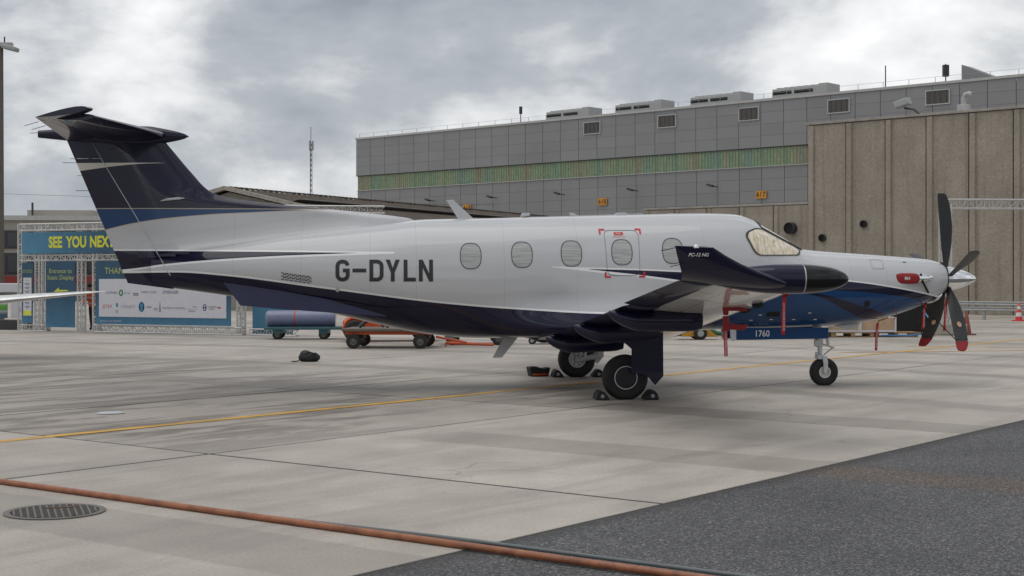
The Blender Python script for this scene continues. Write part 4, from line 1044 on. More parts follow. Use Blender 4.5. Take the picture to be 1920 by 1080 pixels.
for u, v, r, tt, label in ((1478, 428, .30, -1.05, 'large black round vent pipe in the lower concrete wall'), (1544, 446, .19, .83, 'small black round vent pipe low in the tall concrete wall'), (1621, 420, .18, 3.1, 'small black round vent pipe higher in the tall concrete wall')):
    p = WM @ Vector((tt, 0, 0)); z = CAM_H + (522 - v) * p.y / 2740; ve = empty('vent_pipe', (p.x, p.y, z), HD, label, 'vent pipe')
    y0 = .25 if tt < 0 else .02
    MB().lathe([(r, y0), (r, -.14), (r * .9, -.15), (r * .88, y0)], (0, 0, 0), 'Y', 20).build('pipe', M_STEELD, ve, 50); MB().lathe([(r * .88, -.06), (.01, -.06)], (0, 0, 0), 'Y', 20).build('mouth', M_DARK, ve)
fl = empty('floodlight', WM @ Vector((5.3, .2, 9.42)), HD, 'grey floodlight on a bent bracket on top of the concrete wall', 'floodlight')
MB().tube([(.6, 0, 0), (.35, -.1, .25), (-.15, -.1, .35)], .045, 8).build('bracket', M_STEELD, fl, 50); MB().box((-.2, -.15, .58), (.75, .45, .34), Matrix.Rotation(-.25, 3, 'Y')).build('lamp_head', M_LGREY, fl, bevel=.05)
vp = empty('roof_vent', WM @ Vector((8.05, .3, 9.42)), HD, 'white bent vent pipe standing on the concrete wall', 'vent pipe')
MB().box((0, 0, .15), (.5, .4, .3)).build('base', M_EDGE, vp, bevel=.03); MB().tube([(0, 0, .28), (0, 0, .6), (.08, 0, .76), (.24, 0, .80), (.36, 0, .74)], .11, 12).build('pipe', M_EDGE, vp, 60)
cn = empty('canopy_shed', WM @ Vector((-24, .6, 0)), HD, 'low flat-roofed shed with red front and yellow dashes left of the lower wall', 'shed')
MB().box((6.7, 2, 5.18), (13.6, 4.6, .16)).build('roof', M_EDGE, cn); MB().box((6.7, 2, 2.5), (13.2, 4.2, 5.0)).build('wall', mat('dark_red_wall', (0.16, 0.02, 0.018), .6), cn)
for i in range(9): MB().box((1.2 + i * 1.4, -.13, 4.85), (.7, .04, .28)).build('front_board', M_SIGN if i % 2 else M_KP, cn)

# ---- low corrugated shed behind the tail
def roof_mat():
    m, t, b = nt_new('weathered_roof'); o = coords(t); g = node(t, 'ShaderNodeNewGeometry').outputs['Position']
    c = mix_c(t, 1, (0.075, 0.058, 0.046), ramp(t, noise(t, o, .9, 6, .65, (1, 5, 1)), [(0.3, .6), (.7, 1.5)]), 'MULTIPLY'); L(t, c, b.inputs['Base Color']); b.inputs['Roughness'].default_value = .85
    return m
M_ROOF = roof_mat()
A_ = Vector((-14.7, 75, 6.28)); rd = Vector((16.3, 33.3, 0)).normalized(); pd = Vector((rd.y, -rd.x, 0))
SHD = empty('low_shed', (A_.x, A_.y, 0), math.atan2(rd.y, rd.x), 'low brown corrugated-roofed shed with pale gable trim behind the tail', 'shed')
mb = MB(); NR = 75      # local x along the ridge, local -y towards the camera side
for sgn, wd, drop in ((-1, 7.0, 1.52), (1, 2.2, .48)):
    vs = []
    for i in range(NR * 4 + 1):
        x = i * 40 / (NR * 4); zz = .05 * math.sin(i * PI / 2)
        vs += [(x, 0, 6.28 + zz), (x, sgn * wd, 6.28 - drop + zz)]
    mb.add(vs, [(2 * i, 2 * i + 1, 2 * i + 3, 2 * i + 2) for i in range(NR * 4)])
MB.build(mb, 'roof', M_ROOF, SHD)
MB().prism([(-6.9, 0), (-6.9, 4.6), (0, 6.1), (2.1, 5.6), (2.1, 0)], 'X', .3, 39).build('wall', mat('shed_wall', (0.25, 0.235, 0.21), .8, dirt=.3), SHD)
MB().tube([(-.05, -7.1, 4.74), (-.05, 0, 6.30)], .14, 4).build('gable_trim', M_COP, SHD); MB().tube([(-.05, 0, 6.30), (-.05, 2.3, 5.80)], .14, 4).build('gable_trim', M_COP, SHD)
MB().box((20, -3.4, 5.60), (38, .9, .03), Matrix.Rotation(-.21, 3, 'X')).build('skylight', mat('dirty_skylight', (.30, .29, .27), .5, dirt=.3), SHD)
rc = MB()
for i in range(90): rc.box((.3 + i * .44, .0, 6.36), (.22, .30, .07))
tag(rc.build('ridge_caps', mat('ridge_moss', (0.10, 0.085, 0.065), .9), SHD), None, None, kind='stuff')
# ---- lattice antenna mast, far buildings, lamp post, wires
am = empty('antenna_mast', at(583, 522, 150) - Vector((0, 0, CAM_H)), 0, 'slender lattice antenna mast standing beyond the low shed', 'mast')
mb = MB()
for k in range(3):
    a = 2 * PI * k / 3; mb.tube([(.15 * math.cos(a), .15 * math.sin(a), 0), (.10 * math.cos(a), .10 * math.sin(a), 15.6)], .035, 5)
mb2 = MB()
for i in range(30):
    for k in range(3):
        a, b = 2 * PI * k / 3, 2 * PI * (k + 1) / 3; z = i * .52; mb2.tube([(.125 * math.cos(a), .125 * math.sin(a), z), (.125 * math.cos(b), .125 * math.sin(b), z + .52)], .018, 4)
mb.build('mast_legs', M_STEELD, am); tag(mb2.build('lattice', M_STEELD, am), None, None, kind='stuff')
for k in range(3): a = 2 * PI * k / 3; MB().box((.2 * math.cos(a), .2 * math.sin(a), 15.3), (.16, .16, 1.0)).build('panel_antenna', M_LGREY, am, bevel=.03)
MB().tube([(0, 0, 15.6), (0, 0, 17.2)], .03, 5).build('whip', M_STEELD, am)
M_BEIGE = mat('beige_facade', (0.36, 0.34, 0.30), .7, dirt=.2, scale=.6); M_PANE = mat('window_glass', (0.02, 0.023, 0.026), .12, coat=.5)
FB = empty('terminal_building', (-42.5, 108, 0), R(6), 'beige office building with dark window bands behind the truss gate', 'building')
MB().box((8, 6, 3.0), (30, 12, 6.0)).build('wall', M_BEIGE, FB); MB().box((8, 6, 6.15), (30.6, 12.6, .35)).build('roof', M_EDGE, FB)
MB().box((8, 7, 6.6), (5, 5, .7)).build('roof_plant', M_BEIGE, FB)
for zc, hh in ((4.55, 1.0), (2.75, 1.25)):
    MB().box((8, -.05, zc), (29.6, .12, hh + .35)).build('window_band', M_STEELD, FB)
    for i in range(20): MB().box((-5.9 + i * 1.46, -.13, zc), (1.3, .05, hh)).build('pane', M_PANE, FB)
MB().box((8, -.8, 1.55), (26, 1.6, .55)).build('awning', mat('red_awning', (0.20, 0.025, 0.02), .7), FB)
for x, h in ((6.0, 1.3), (11.5, 1.7)): MB().tube([(x, 4, 6.2), (x, 4, 6.2 + h)], .09, 6).build('chimney_pipe', M_STEELD, FB)
for x, h, w in ((-2.5, 1.0, 3.0), (18.5, 1.0, 4.5)):
    MB().tube([(x - w / 2, 5, 6.2), (x, 5, 6.2 + h), (x + w / 2, 5, 6.2)], .07, 5).build('roof_frame', mat('red_steel', (0.35, 0.03, 0.03), .5), FB)
lp_ = empty('lamp_post', (-19.25, 55, 0), 0, 'tall brown floodlight mast at the edge of the apron', 'lamp post')
M_POST = mat('brown_post', (0.12, 0.105, 0.085), .6, .2, dirt=.2)
MB().tube([(0, 0, 0), (0, 0, 10.5)], [.14, .10], 12).build('pole', M_POST, lp_, 50)
MB().box((0, 0, 10.45), (.9, .25, .16)).build('crossarm', M_LGREY, lp_, bevel=.02)
for x, a in ((-.35, -.2), (.42, .25)): MB().box((x, -.15, 10.3), (.55, .5, .16), Matrix.Rotation(a, 3, 'Y')).build('lamp_head', M_LGREY, lp_, bevel=.04)
MB().tube([(.15, 0, 10.5), (.15, 0, 10.75)], .03, 6).build('sensor', M_STEELD, lp_)
for k, (z0, z1) in enumerate(((11.4, 10.4), (9.0, 7.2))):
    w_ = MB().tube([(-70 + 140 * i / 24, 160, z0 + (z1 - z0) * i / 24 - 1.2 * math.sin(PI * i / 24)) for i in range(25)], .02, 4).build('overhead_wire', M_STEELD); tag(w_, ('upper' if k == 0 else 'lower') + ' thin overhead wire strung across behind the tail', 'wire')

# ---- truss gate with banners
M_TRUSS = mat('truss_aluminium', (0.55, 0.55, 0.54), .38, .55, vary=.1)
def truss(p, q, w, name, parent, step=None, up=(0, 0, 1)):
    """four chords with zigzag lacing"""
    p, q = Vector(p), Vector(q); d = (q - p); ln = d.length; d = d / ln
    u = Vector(up) if abs(d.dot(Vector(up))) < .9 else Vector((1, 0, 0)); s = d.cross(u).normalized(); u = s.cross(d).normalized()
    ch = MB(); lc = MB(); n = max(2, int(ln / (step or w * 1.1)))
    cs = [(a * w / 2, b * w / 2) for a, b in ((-1, -1), (1, -1), (1, 1), (-1, 1))]
    for a, b in cs: ch.tube([p + s * a + u * b, q + s * a + u * b], .026, 6)
    for k in range(4):
        (a, b), (c, e_) = cs[k], cs[(k + 1) % 4]
        for i in range(n):
            t0, t1 = i / n, (i + 1) / n
            A, B = (s * a + u * b), (s * c + u * e_)
            if i % 2: A, B = B, A
            lc.tube([p + d * ln * t0 + A, p + d * ln * t1 + B], .011, 4, caps=False)
            lc.tube([p + d * ln * t0 + s * a + u * b, p + d * ln * t0 + s * c + u * e_], .011, 4, caps=False)
    o = ch.build(name, M_TRUSS, parent, 50); tag(lc.build('lacing', M_TRUSS, o), None, None, kind='stuff'); return o
GA_ = math.atan2(-.4427, .8967)
GT = empty('truss_gate', (-15.6, 46.3, 0), GA_, 'aluminium truss entrance gate carrying blue exhibition banners', 'gate')
for x in (.11, .82, 1.10, 2.56, 3.18, 8.62): truss((x, 0, 0), (x, 0, 3.38), .17, 'truss_tower', GT)
truss((.1, 0, 3.26), (9.0, 0, 3.26), .20, 'truss_beam', GT); truss((.1, 0, 2.30), (9.0, 0, 2.30), .17, 'truss_beam', GT); truss((3.15, 0, .12), (8.7, 0, .12), .20, 'truss_beam', GT); truss((.1, 0, .1), (1.15, 0, .1), .18, 'truss_beam', GT)
def banner_mat(name, c0, c1, horiz=True):
    m, t, b = nt_new(name); o = coords(t, 'Generated'); s = node(t, 'ShaderNodeSeparateXYZ'); L(t, o, s.inputs[0])
    c = mix_c(t, ramp(t, s.outputs[0 if horiz else 2], [(0, 0.0), (.45, 1.0)]), c0, c1); L(t, mix_c(t, 1, c, ramp(t, noise(t, coords(t), 2.5, 4), [(.3, .88), (.7, 1.1)]), 'MULTIPLY'), b.inputs['Base Color'])
    b.inputs['Roughness'].default_value = .6; bump(t, b, noise(t, coords(t), 2, 3, .5, (1, 1, .4)), .35, .06); return m
M_BAN = banner_mat('banner_print', (0.075, 0.23, 0.36), (0.030, 0.085, 0.145)); M_BAN2 = banner_mat('panel_print', (0.05, 0.17, 0.28), (0.024, 0.075, 0.13), False)
M_YT = mat('yellow_lettering', (0.62, 0.62, 0.04), .5); M_YT2 = mat('pale_yellow_lettering', (0.42, 0.46, 0.13), .5)
M_BOARD = mat('white_board', (0.56, 0.56, 0.60), .5, vary=.04); M_GT = mat('grey_lettering', (0.06, 0.065, 0.08), .5)
def panel(name, x0, x1, z0, z1, m, y=-.14, parent=GT):
    return MB().box(((x0 + x1) / 2, y, (z0 + z1) / 2), (x1 - x0, .012, z1 - z0)).build(name, m, parent)
def gtext(par, s, x, z, size, m, y=-.150, **k):
    return text_obj('lettering', s, size, m, par, frame((x, y, z), (1, 0, 0), (0, 0, 1)), **k)
def wide(o, k, cx):
    for v in o.data.vertices: v.co.x = cx + (v.co.x - cx) * k
bn = panel('banner', .24, 7.6, 2.43, 3.10, M_BAN)
for wd_, wx_ in (('SEE', 1.36), ('YOU', 2.09), ('NEXT', 3.02)):
    o = gtext(bn, wd_, wx_, 2.765, .47, M_YT, align='LEFT', bold=.018); wide(o, 0.80, wx_)
nb = panel('banner', .24, .70, .26, 2.14, M_BAN2); gtext(nb, 'STATIC DISPLAY\nSHUTTLE BUSES', .47, 1.88, .062, M_YT2)
sb_ = panel('notice_board', .31, .65, .48, 1.68, M_BOARD, -.152, nb)
def line_marks(par, x, z, ws, m, h=.02, dz=.034):
    for k, w in enumerate(ws): MB().box((x, -.161, z - k * dz), (w, .004, h)).build('text_line', m, par)
for zz in (1.60, 1.12): line_marks(sb_, .48, zz, (.20,), M_YT2)
for zz in (1.50, 1.38, 1.26, 1.02, .90, .78): line_marks(sb_, .48, zz, (.22, .14), M_GT, .016, .04)
panel('notice_panel', .32, .64, .50, .64, M_YT, -.160, sb_)
ep = panel('banner', 1.24, 2.43, .14, 2.19, M_BAN2); gtext(ep, 'Entrance to\nStatic Display', 1.84, 1.78, .20, M_YT2)
MB().prism([(1.55, 1.22), (1.78, 1.38), (1.78, 1.30), (2.15, 1.30), (2.15, 1.14), (1.78, 1.14), (1.78, 1.06)], 'Y', -.152, -.148).build('arrow', M_YT, ep)
rp = panel('banner', 3.25, 8.36, .27, 2.19, M_BAN2); gtext(rp, 'THANK YOU', 3.62, 1.88, .27, M_YT2, align='LEFT'); gtext(rp, '*Sponsors as of 1 May 2019', 3.42, .36, .075, M_BOARD, align='LEFT')
wb = panel('sponsor_board', 3.40, 8.20, .49, 1.64, M_BOARD, -.152, rp)
LC = {'k': M_GT, 'r': mat('logo_red', (.42, .05, .04), .5), 't': mat('logo_teal', (.03, .22, .32), .5), 'g': mat('logo_green', (.05, .22, .10), .5), 'n': mat('logo_navy', (.02, .03, .12), .5), 's': mat('logo_grey', (.22, .23, .26), .5)}
for s, x, z, sz, cc, kw in (('ECOFUELS', 3.90, 1.22, .10, 'n', {}), ('air bp', 4.50, 1.22, .10, 'g', {}), ('CREDIT SUISSE', 5.34, 1.24, .090, 'k', {}), ('EMBRAER', 6.15, 1.24, .14, 'n', {'shear': .2}),
                       ('JETEX', 3.74, .80, .15, 'r', {}), ('LUNAJETS', 4.53, .80, .125, 's', {'shear': .15}), ('TEXTRON AVIATION', 6.27, .77, .088, 'k', {}), ('The Registry of Aruba', 6.95, .74, .042, 's', {}), ('UNIVERSAL', 7.70, .82, .066, 'k', {})):
    gtext(wb, s, x, z, sz, LC[cc], -.160, **kw)
for x, z, ws, cc in ((5.34, .80, (.19,), 'k'), (4.10, .68, (.10, .08), 's'), (5.60, .76, (.16, .14), 's'), (7.68, .76, (.20,), 's'), (4.84, 1.20, (.20, .20), 'k'), (6.95, .69, (.26,), 's')): line_marks(wb, x, z, ws, LC[cc], .022, .045)
def disc(par, x, z, r, m, y=-.161, sx=1.0): return MB().add([(x + sx * r * math.cos(2 * PI * i / 20), y, z + r * math.sin(2 * PI * i / 20)) for i in range(20)], [tuple(range(20))]).build('logo', m, par)
disc(wb, 4.27, 1.22, .105, LC['g'], -.161, .8); disc(wb, 4.27, 1.22, .045, M_BOARD, -.163, .8); disc(wb, 5.06, .80, .15, LC['n'], -.161, .75); disc(wb, 5.06, .84, .075, LC['t'], -.163, .9); disc(wb, 5.06, .72, .05, LC['t'], -.163, 1.2); disc(wb, 7.42, .80, .10, LC['n'], -.161, .7); disc(wb, 7.42, .84, .03, M_BOARD, -.163); disc(wb, 7.42, .76, .03, M_BOARD, -.163); disc(wb, 7.95, .80, .022, LC['r'], -.161, 3.2); disc(wb, 4.11, .85, .07, LC['t'], -.161, .6)
MB().prism([(5.72, .66), (5.76, 1.0), (5.80, .66)], 'Y', -.163, -.160).build('logo', LC['s'], wb); MB().prism([(6.95, .80), (7.05, .84), (7.15, .80), (7.05, .82)], 'Y', -.163, -.160).build('logo', LC['n'], wb)
tb = MB()
for i in range(13):
    pass
tp_ = panel('tarpaulin', 8.95, 10.35, .06, 1.35, banner_mat('tarpaulin_blue', (0.045, 0.15, 0.25), (0.04, 0.14, 0.23)), .1); truss((8.9, .1, .1), (10.5, .1, .1), .17, 'truss_beam', GT)
tg = empty('truss_beam', at(610, 522, 52) - Vector((0, 0, CAM_H)), R(4), 'short aluminium truss beam on a tower above the fuselage line', 'truss')
truss((-1.5, 0, 4.12), (2.1, 0, 4.10), .24, 'beam', tg, .3); truss((-1.4, 0, 0), (-1.4, 0, 4.0), .24, 'tower', tg)
# display stand at far left, on the ground
ds = empty('poster_stand', (-17.2, 47.5, 0), R(-8), 'low display stand with landscape posters left of the truss gate', 'display stand')
MB().box((.3, 0, .16), (2.6, .5, .32)).build('base', M_STEELD, ds, bevel=.02); MB().box((.3, .1, 1.0), (2.6, .06, .08)).build('rail', M_LGREY, ds); MB().box((.3, .1, 1.35), (2.6, .3, .3)).build('header', M_BOARD, ds, bevel=.03)
def poster_mat():
    m, t, b = nt_new('landscape_poster'); s = node(t, 'ShaderNodeSeparateXYZ'); L(t, coords(t, 'Generated'), s.inputs[0])
    h = math_n(t, 'ADD', s.outputs[2], math_n(t, 'MULTIPLY', noise(t, coords(t), 3, 3), .3)); L(t, ramp(t, h, [(.3, (.05, .09, .14)), (.5, (.30, .34, .36)), (.62, (.08, .25, .03)), (.85, (.12, .34, .05)), (1.0, (.55, .6, .65))]), b.inputs['Base Color']); return m
M_POS = poster_mat()
for i in range(4): MB().box((-.55 + i * .58, -.02, .68), (.50 if i % 2 == 0 else .42, .03, .62)).build('poster', M_POS if i < 3 else M_BOARD, ds)
for i in range(2):
    MB().prism([(-.3 + i * .62, .12), (-.2 + i * .62, .27), (-.1 + i * .62, .12)], 'Y', -.256, -.252).build('emblem', M_WPRINT, ds)
# neighbouring aircraft's wing tip
wn_ = MB(); rings = []
for i in range(13):
    s = i / 12; c_ = Vector((-8.27 - 7.0 * s, 30 + .6 * s, 1.395 - min(.62 * s, .5))); ch = .12 + 1.75 * min(1, s * 2.2) ** .8
    rings.append([c_ + Vector((0, (x - .5) * ch, y * ch * (.9 if s > .04 else .5))) for x, y in foil(10, .14, .02)])
nw = wn_.loft(rings).build('jet_wing', mat('polished_wing', (.66, .66, .66), .2, .35), None, 50); tag(nw, 'white metal wing tip of a neighbouring jet reaching in from the side', 'wing')
MB().tube([(-9.0, 29.95, 1.375), (-9.45, 29.93, 1.345)], .03, 8).build('tip_light', M_STEELD, nw)
# person in hi-vis behind the gate
def skin(name, pts, edges, m, parent, sub=2):
    me = bpy.data.meshes.new(name); me.from_pydata([p[:3] for p in pts], edges, []); o = bpy.data.objects.new(name, me); COL.objects.link(o); o.parent = parent
    md = o.modifiers.new('skin', 'SKIN'); md.use_smooth_shade = True
    for v, p in zip(me.skin_vertices[0].data, pts): v.radius = (p[3], p[4] if len(p) > 4 else p[3])
    me.skin_vertices[0].data[0].use_root = True
    o.modifiers.new('sub', 'SUBSURF').levels = sub; o.modifiers['sub'].render_levels = sub; me.materials.append(m); return o
M_SKIN = mat('skin_tone', (.42, .25, .18), .5); M_HIV = mat('hi_vis_orange', (.80, .10, .015), .6, vary=.15, scale=9); M_TROU = mat('black_trousers', (.012, .012, .014), .8); M_REFL = mat('reflective_tape', (.42, .43, .42), .4)
PE = empty('person', (-13.42, 46.85, 0), R(-100), 'person in an orange high-visibility jacket and black trousers stooping behind the truss gate', 'person')
body = skin('body', [(0, 0, .80, .13, .10), (0, .09, .76, .085), (.02, .10, .42, .062), (-.01, .10, .08, .045), (.10, .10, .03, .042), (0, -.09, .76, .085), (-.04, -.10, .42, .062), (-.08, -.10, .08, .045), (.03, -.10, .03, .042), (.04, 0, 1.0, .12, .15), (.10, 0, 1.19, .12, .17), (.15, 0, 1.28, .05), (.19, 0, 1.36, .075), (.21, 0, 1.42, .08),
             (.12, .20, 1.17, .055), (.16, .25, .95, .045), (.30, .20, .82, .036), (.37, .17, .80, .035), (.12, -.20, 1.17, .055), (.16, -.25, .95, .045), (.30, -.20, .82, .036), (.37, -.17, .80, .035)],
            [(0, 1), (1, 2), (2, 3), (3, 4), (0, 5), (5, 6), (6, 7), (7, 8), (0, 9), (9, 10), (10, 11), (11, 12), (12, 13), (10, 14), (14, 15), (15, 16), (16, 17), (10, 18), (18, 19), (19, 20), (20, 21)], M_TROU, PE)
body.data.materials.clear()
bm_, bt_, bb_ = nt_new('body_by_height'); s_ = node(bt_, 'ShaderNodeSeparateXYZ'); L(bt_, coords(bt_), s_.inputs[0]); L(bt_, ramp(bt_, math_n(bt_, 'MULTIPLY', s_.outputs[2], .5), [(0.0, (.012, .012, .014)), (.40, (.012, .012, .014)), (.401, (.42, .25, .18)), (1, (.42, .25, .18))]), bb_.inputs['Base Color']); bb_.inputs['Roughness'].default_value = .7
body.data.materials.append(bm_)
jk = skin('jacket', [(0, 0, .74, .165, .19), (.02, 0, .86, .16, .185), (.05, 0, 1.03, .15, .19), (.10, 0, 1.19, .14, .20), (.13, 0, 1.26, .085), (.12, .20, 1.17, .078), (.16, .26, .95, .066), (.28, .21, .84, .055), (.12, -.20, 1.17, .078), (.16, -.26, .95, .066), (.28, -.21, .84, .055)],
          [(0, 1), (1, 2), (2, 3), (3, 4), (3, 5), (5, 6), (6, 7), (3, 8), (8, 9), (9, 10)], M_HIV, PE)
for z, cx in ((.86, .02), (1.04, .05)): MB().lathe([(.19, -.022), (.20, 0), (.19, .022)], (cx, 0, z), 'Z', 24).build('reflective_band', M_REFL, jk, 60)
hr = MB(); 
hr.lathe([(.005, .10), (.06, .085), (.092, .03), (.095, -.02), (.085, -.05)], (.20, 0, 1.43), 'Z', 16).build('hair', mat('dark_hair', (.012, .010, .009), .7), PE, 60)

# ---- equipment behind and under the aircraft
M_ORG = mat('orange_enamel', (.52, .075, .012), .45, dirt=.3); M_WOOD = mat('pallet_wood', (.30, .20, .11), .8, vary=.25); M_HUBG = mat('grey_hub', (.10, .10, .095), .6, dirt=.3)
def small_wheel(c, r, w, parent, hubm):
    wv = MB().lathe([(r * .5, -w / 2), (r * .9, -w / 2), (r, -w * .3), (r, w * .3), (r * .9, w / 2), (r * .5, w / 2)], c, 'Y', 24).build('wheel', M_RUB, parent, 50)
    MB().lathe([(r * .52, -w * .42), (r * .3, -w * .30), (r * .14, -w * .55), (.005, -w * .55)], c, 'Y', 16).build('rim', hubm, wv, 50); MB().lathe([(r * .52, w * .42), (.005, w * .42)], c, 'Y', 16).build('rim', hubm, wv, 50)
    return wv
TR = empty('tow_tractor', (-4.1, 38.1, 0), R(8), 'orange baggage tow tractor parked beyond the fuselage', 'tractor')
MB().prism([(-.28, .30), (-.28, .52), (-.1, .68), (.25, .70), (.5, .58), (2.1, .58), (2.2, .50), (2.2, .30)], 'Y', -.1, 1.2).build('chassis', M_ORG, TR, bevel=.03)
MB().box((1.65, .55, .72), (1.0, 1.1, .45)).build('bonnet', M_ORG, TR, bevel=.06); MB().box((.6, .55, .85), (.5, .9, .5)).build('seat', M_TROU, TR, bevel=.06)
MB().tube([(.3 * math.cos(a), -.16, .30 + .34 * math.sin(a)) for a in [PI * i / 10 for i in range(11)]], .035, 6).build('mudguard', M_ORG, TR, 60)
for x, y, r in ((0, -.2, .285), (0, 1.3, .285), (1.8, -.12, .24), (1.8, 1.2, .24)): small_wheel((x, y, r), r, .2, TR, M_STEELD)
def dolly(p, rz, label, ln):
    D = empty('baggage_dolly', p, rz, label, 'trolley', 'flat baggage dollies')
    MB().box((ln / 2, .7, .44), (ln, 1.5, .06)).build('deck', mat('dolly_deck', (.13, .11, .09), .8, dirt=.2), D, bevel=.01)
    for y in (.12, 1.28): MB().box((ln / 2, y, .37), (ln * .95, .07, .09)).build('frame_rail', M_ORG, D)
    for x in (.28, ln - .28):
        MB().tube([(x, .05, .18), (x, 1.35, .18)], .03, 8).build('axle', M_ORG, D); MB().box((x, .7, .28), (.30, .5, .12)).build('turntable', M_STEELD, D, bevel=.02)
        for y in (-.0, 1.4): small_wheel((x, y, .172), .172, .11, D, M_HUBG)
    MB().tube([(ln, .7, .26), (ln + .75, .7, .12)], .028, 8).build('tow_bar', M_ORG, D)
    return D
d1 = dolly((-4.02, 34.5, 0), R(-4), 'flat baggage dolly with bent black pipes lying on its deck', 2.15); dolly((-1.75, 36.2, 0), R(3), 'flat baggage dolly with nothing on its deck', 1.7)
pp_ = MB().tube([(-3.65, 34.9, .50), (-3.45, 34.9, .66), (-3.2, 34.9, .66), (-3.05, 34.9, .51)], .045, 8).build('bent_pipe', M_STEELD, None, 60); tag(pp_, 'bent black pipe resting on the dolly deck beside its straight twin', 'pipe')
pp_ = MB().tube([(-3.0, 34.85, .505), (-2.75, 34.85, .70), (-2.55, 34.85, .82)], .045, 8).build('bent_pipe', M_STEELD, None, 60); tag(pp_, 'slanted black pipe propped up on the dolly deck', 'pipe')
tbar = MB().tube([(-1.6, 35.3, .10), (-.45, 35.0, .07)], .035, 8).tube([(-1.6, 35.3, .06), (-1.6, 35.3, .0)], .02, 6).build('tow_bar', M_ORG); tag(tbar, 'orange tow bar lying on the concrete behind the belly antenna', 'tow bar')
# long wrapped tube on a low trailer
LT = empty('flatbed_trailer', (-6.72, 39.6, 0), R(2), 'low blue flatbed trailer carrying a long wrapped tube', 'trailer')
MB().box((1.1, .4, .30), (2.2, .9, .07)).build('deck', mat('teal_steel', (.03, .10, .12), .5), LT, bevel=.01)
for x in (.35, 1.6):
    MB().box((x, .4, .22), (.25, .8, .12)).build('bolster', mat('teal_steel', (.03, .10, .12), .5), LT)
    for y in (.05, .75): small_wheel((x, y, .13), .13, .08, LT, M_HUBG)
tu = empty('wrapped_tube', (-6.72, 39.6, .335), R(2), 'long violet-blue wrapped tube strapped to the trailer', 'tube')
M_TUBE = mat('violet_wrap', (.15, .17, .275), .3, coat=.4, vary=.1)
MB().lathe([(.02, -.02), (.17, 0), (.215, .05), (.22, .12), (.22, 1.86), (.21, 1.9), (.02, 1.9)], (0, .4, .225), 'X', 28).build('tube', M_TUBE, tu, 50)
for x in (.8,): MB().lathe([(.222, -.02), (.228, 0), (.222, .02)], (x, .4, .225), 'X', 28).build('strap', M_ORG, tu, 60)
# backpack
BP = empty('backpack', (-4.05, 29.1, 0), R(10), 'black backpack lying on the bare concrete', 'backpack')
def lump(name, c, s, m, par, seed, amp=.16):
    bm = bmesh.new(); bmesh.ops.create_icosphere(bm, subdivisions=3, radius=1); rn = random.Random(seed); ph = [rn.uniform(0, 6) for _ in range(6)]
    for v in bm.verts:
        k = 1 + amp * (math.sin(4 * v.co.x + ph[0]) * math.sin(5 * v.co.y + ph[1]) + .6 * math.sin(9 * v.co.z + ph[2]) * math.sin(8 * v.co.x + ph[3])); p = v.co * k
        v.co = (c[0] + p.x * s[0], c[1] + p.y * s[1], max(c[2] + p.z * s[2], .004))
    me = bpy.data.meshes.new(name); bm.to_mesh(me); bm.free(); me.materials.append(m); me.polygons.foreach_set('use_smooth', [True] * len(me.polygons))
    o = bpy.data.objects.new(name, me); COL.objects.link(o); o.parent = par; return o
M_NYL = mat('black_nylon', (.011, .011, .013), .6, vary=.3, scale=20, bmp=.3)
lump('main_bag', (0, 0, .08), (.20, .15, .10), M_NYL, BP, 1); lump('top_pocket', (-.06, .0, .15), (.11, .10, .075), M_NYL, BP, 2); lump('side_pocket', (.12, -.06, .09), (.08, .07, .09), M_NYL, BP, 3)
MB().tube([(-.16, -.08, .05), (-.24, -.1, .012), (-.34, -.08, .01)], .012, 6).build('strap', M_NYL, BP, 60); MB().tube([(-.12, -.12, .14), (0, -.15, .2), (.13, -.12, .16)], .014, 6).build('strap', M_NYL, BP, 60)
# chocks
def chock(p, rz, flip, label):
    c = empty('wheel_chock', p, rz, label, 'chock', 'wheel chocks')
    s = -1 if flip else 1
    MB().prism([(-.09 * s, 0.002), (.10 * s, 0.002), (.09 * s, .04), (.025 * s, .115), (-.03 * s, .13), (-.07 * s, .085)], 'Y', -.17, .17).build('block', M_RUB, c, bevel=.012)
    for y in (-.172, .172): MB().lathe([(.026, 0), (.02, -.006 if y < 0 else .006), (.005, -.006 if y < 0 else .006)], (0 * s, y, .055), 'Y', 14).build('end_cap', M_LGREY, c, 50)
AMx = Matrix.Translation(AIR.location) @ Matrix.Rotation(R(5.74), 4, 'Z')
for y, nm in ((-2.30, 'with the navy hub cap'), (2.30, 'with the bare metal hub')):
    for x, fl_, wd in ((-.345, True, 'behind'), (.345, False, 'ahead of')):
        chock(AMx @ Vector((x, y, 0)), R(5.74), not fl_, 'black rubber chock %s the main wheel %s' % (wd, nm))
tbx = empty('tool_pouch', AMx @ Vector((-.62, 2.55, 0)), R(20), 'open black tool pouch beside the far main wheel chock', 'pouch')
MB().prism([(-.16, .0), (.14, .0), (.18, .15), (.05, .13), (-.08, .17), (-.2, .16)], 'Y', -.1, .1).build('pouch', M_NYL, tbx, bevel=.015); MB().box((-.02, -.12, .035), (.26, .03, .03)).build('handle', M_ORG, tbx, bevel=.006)
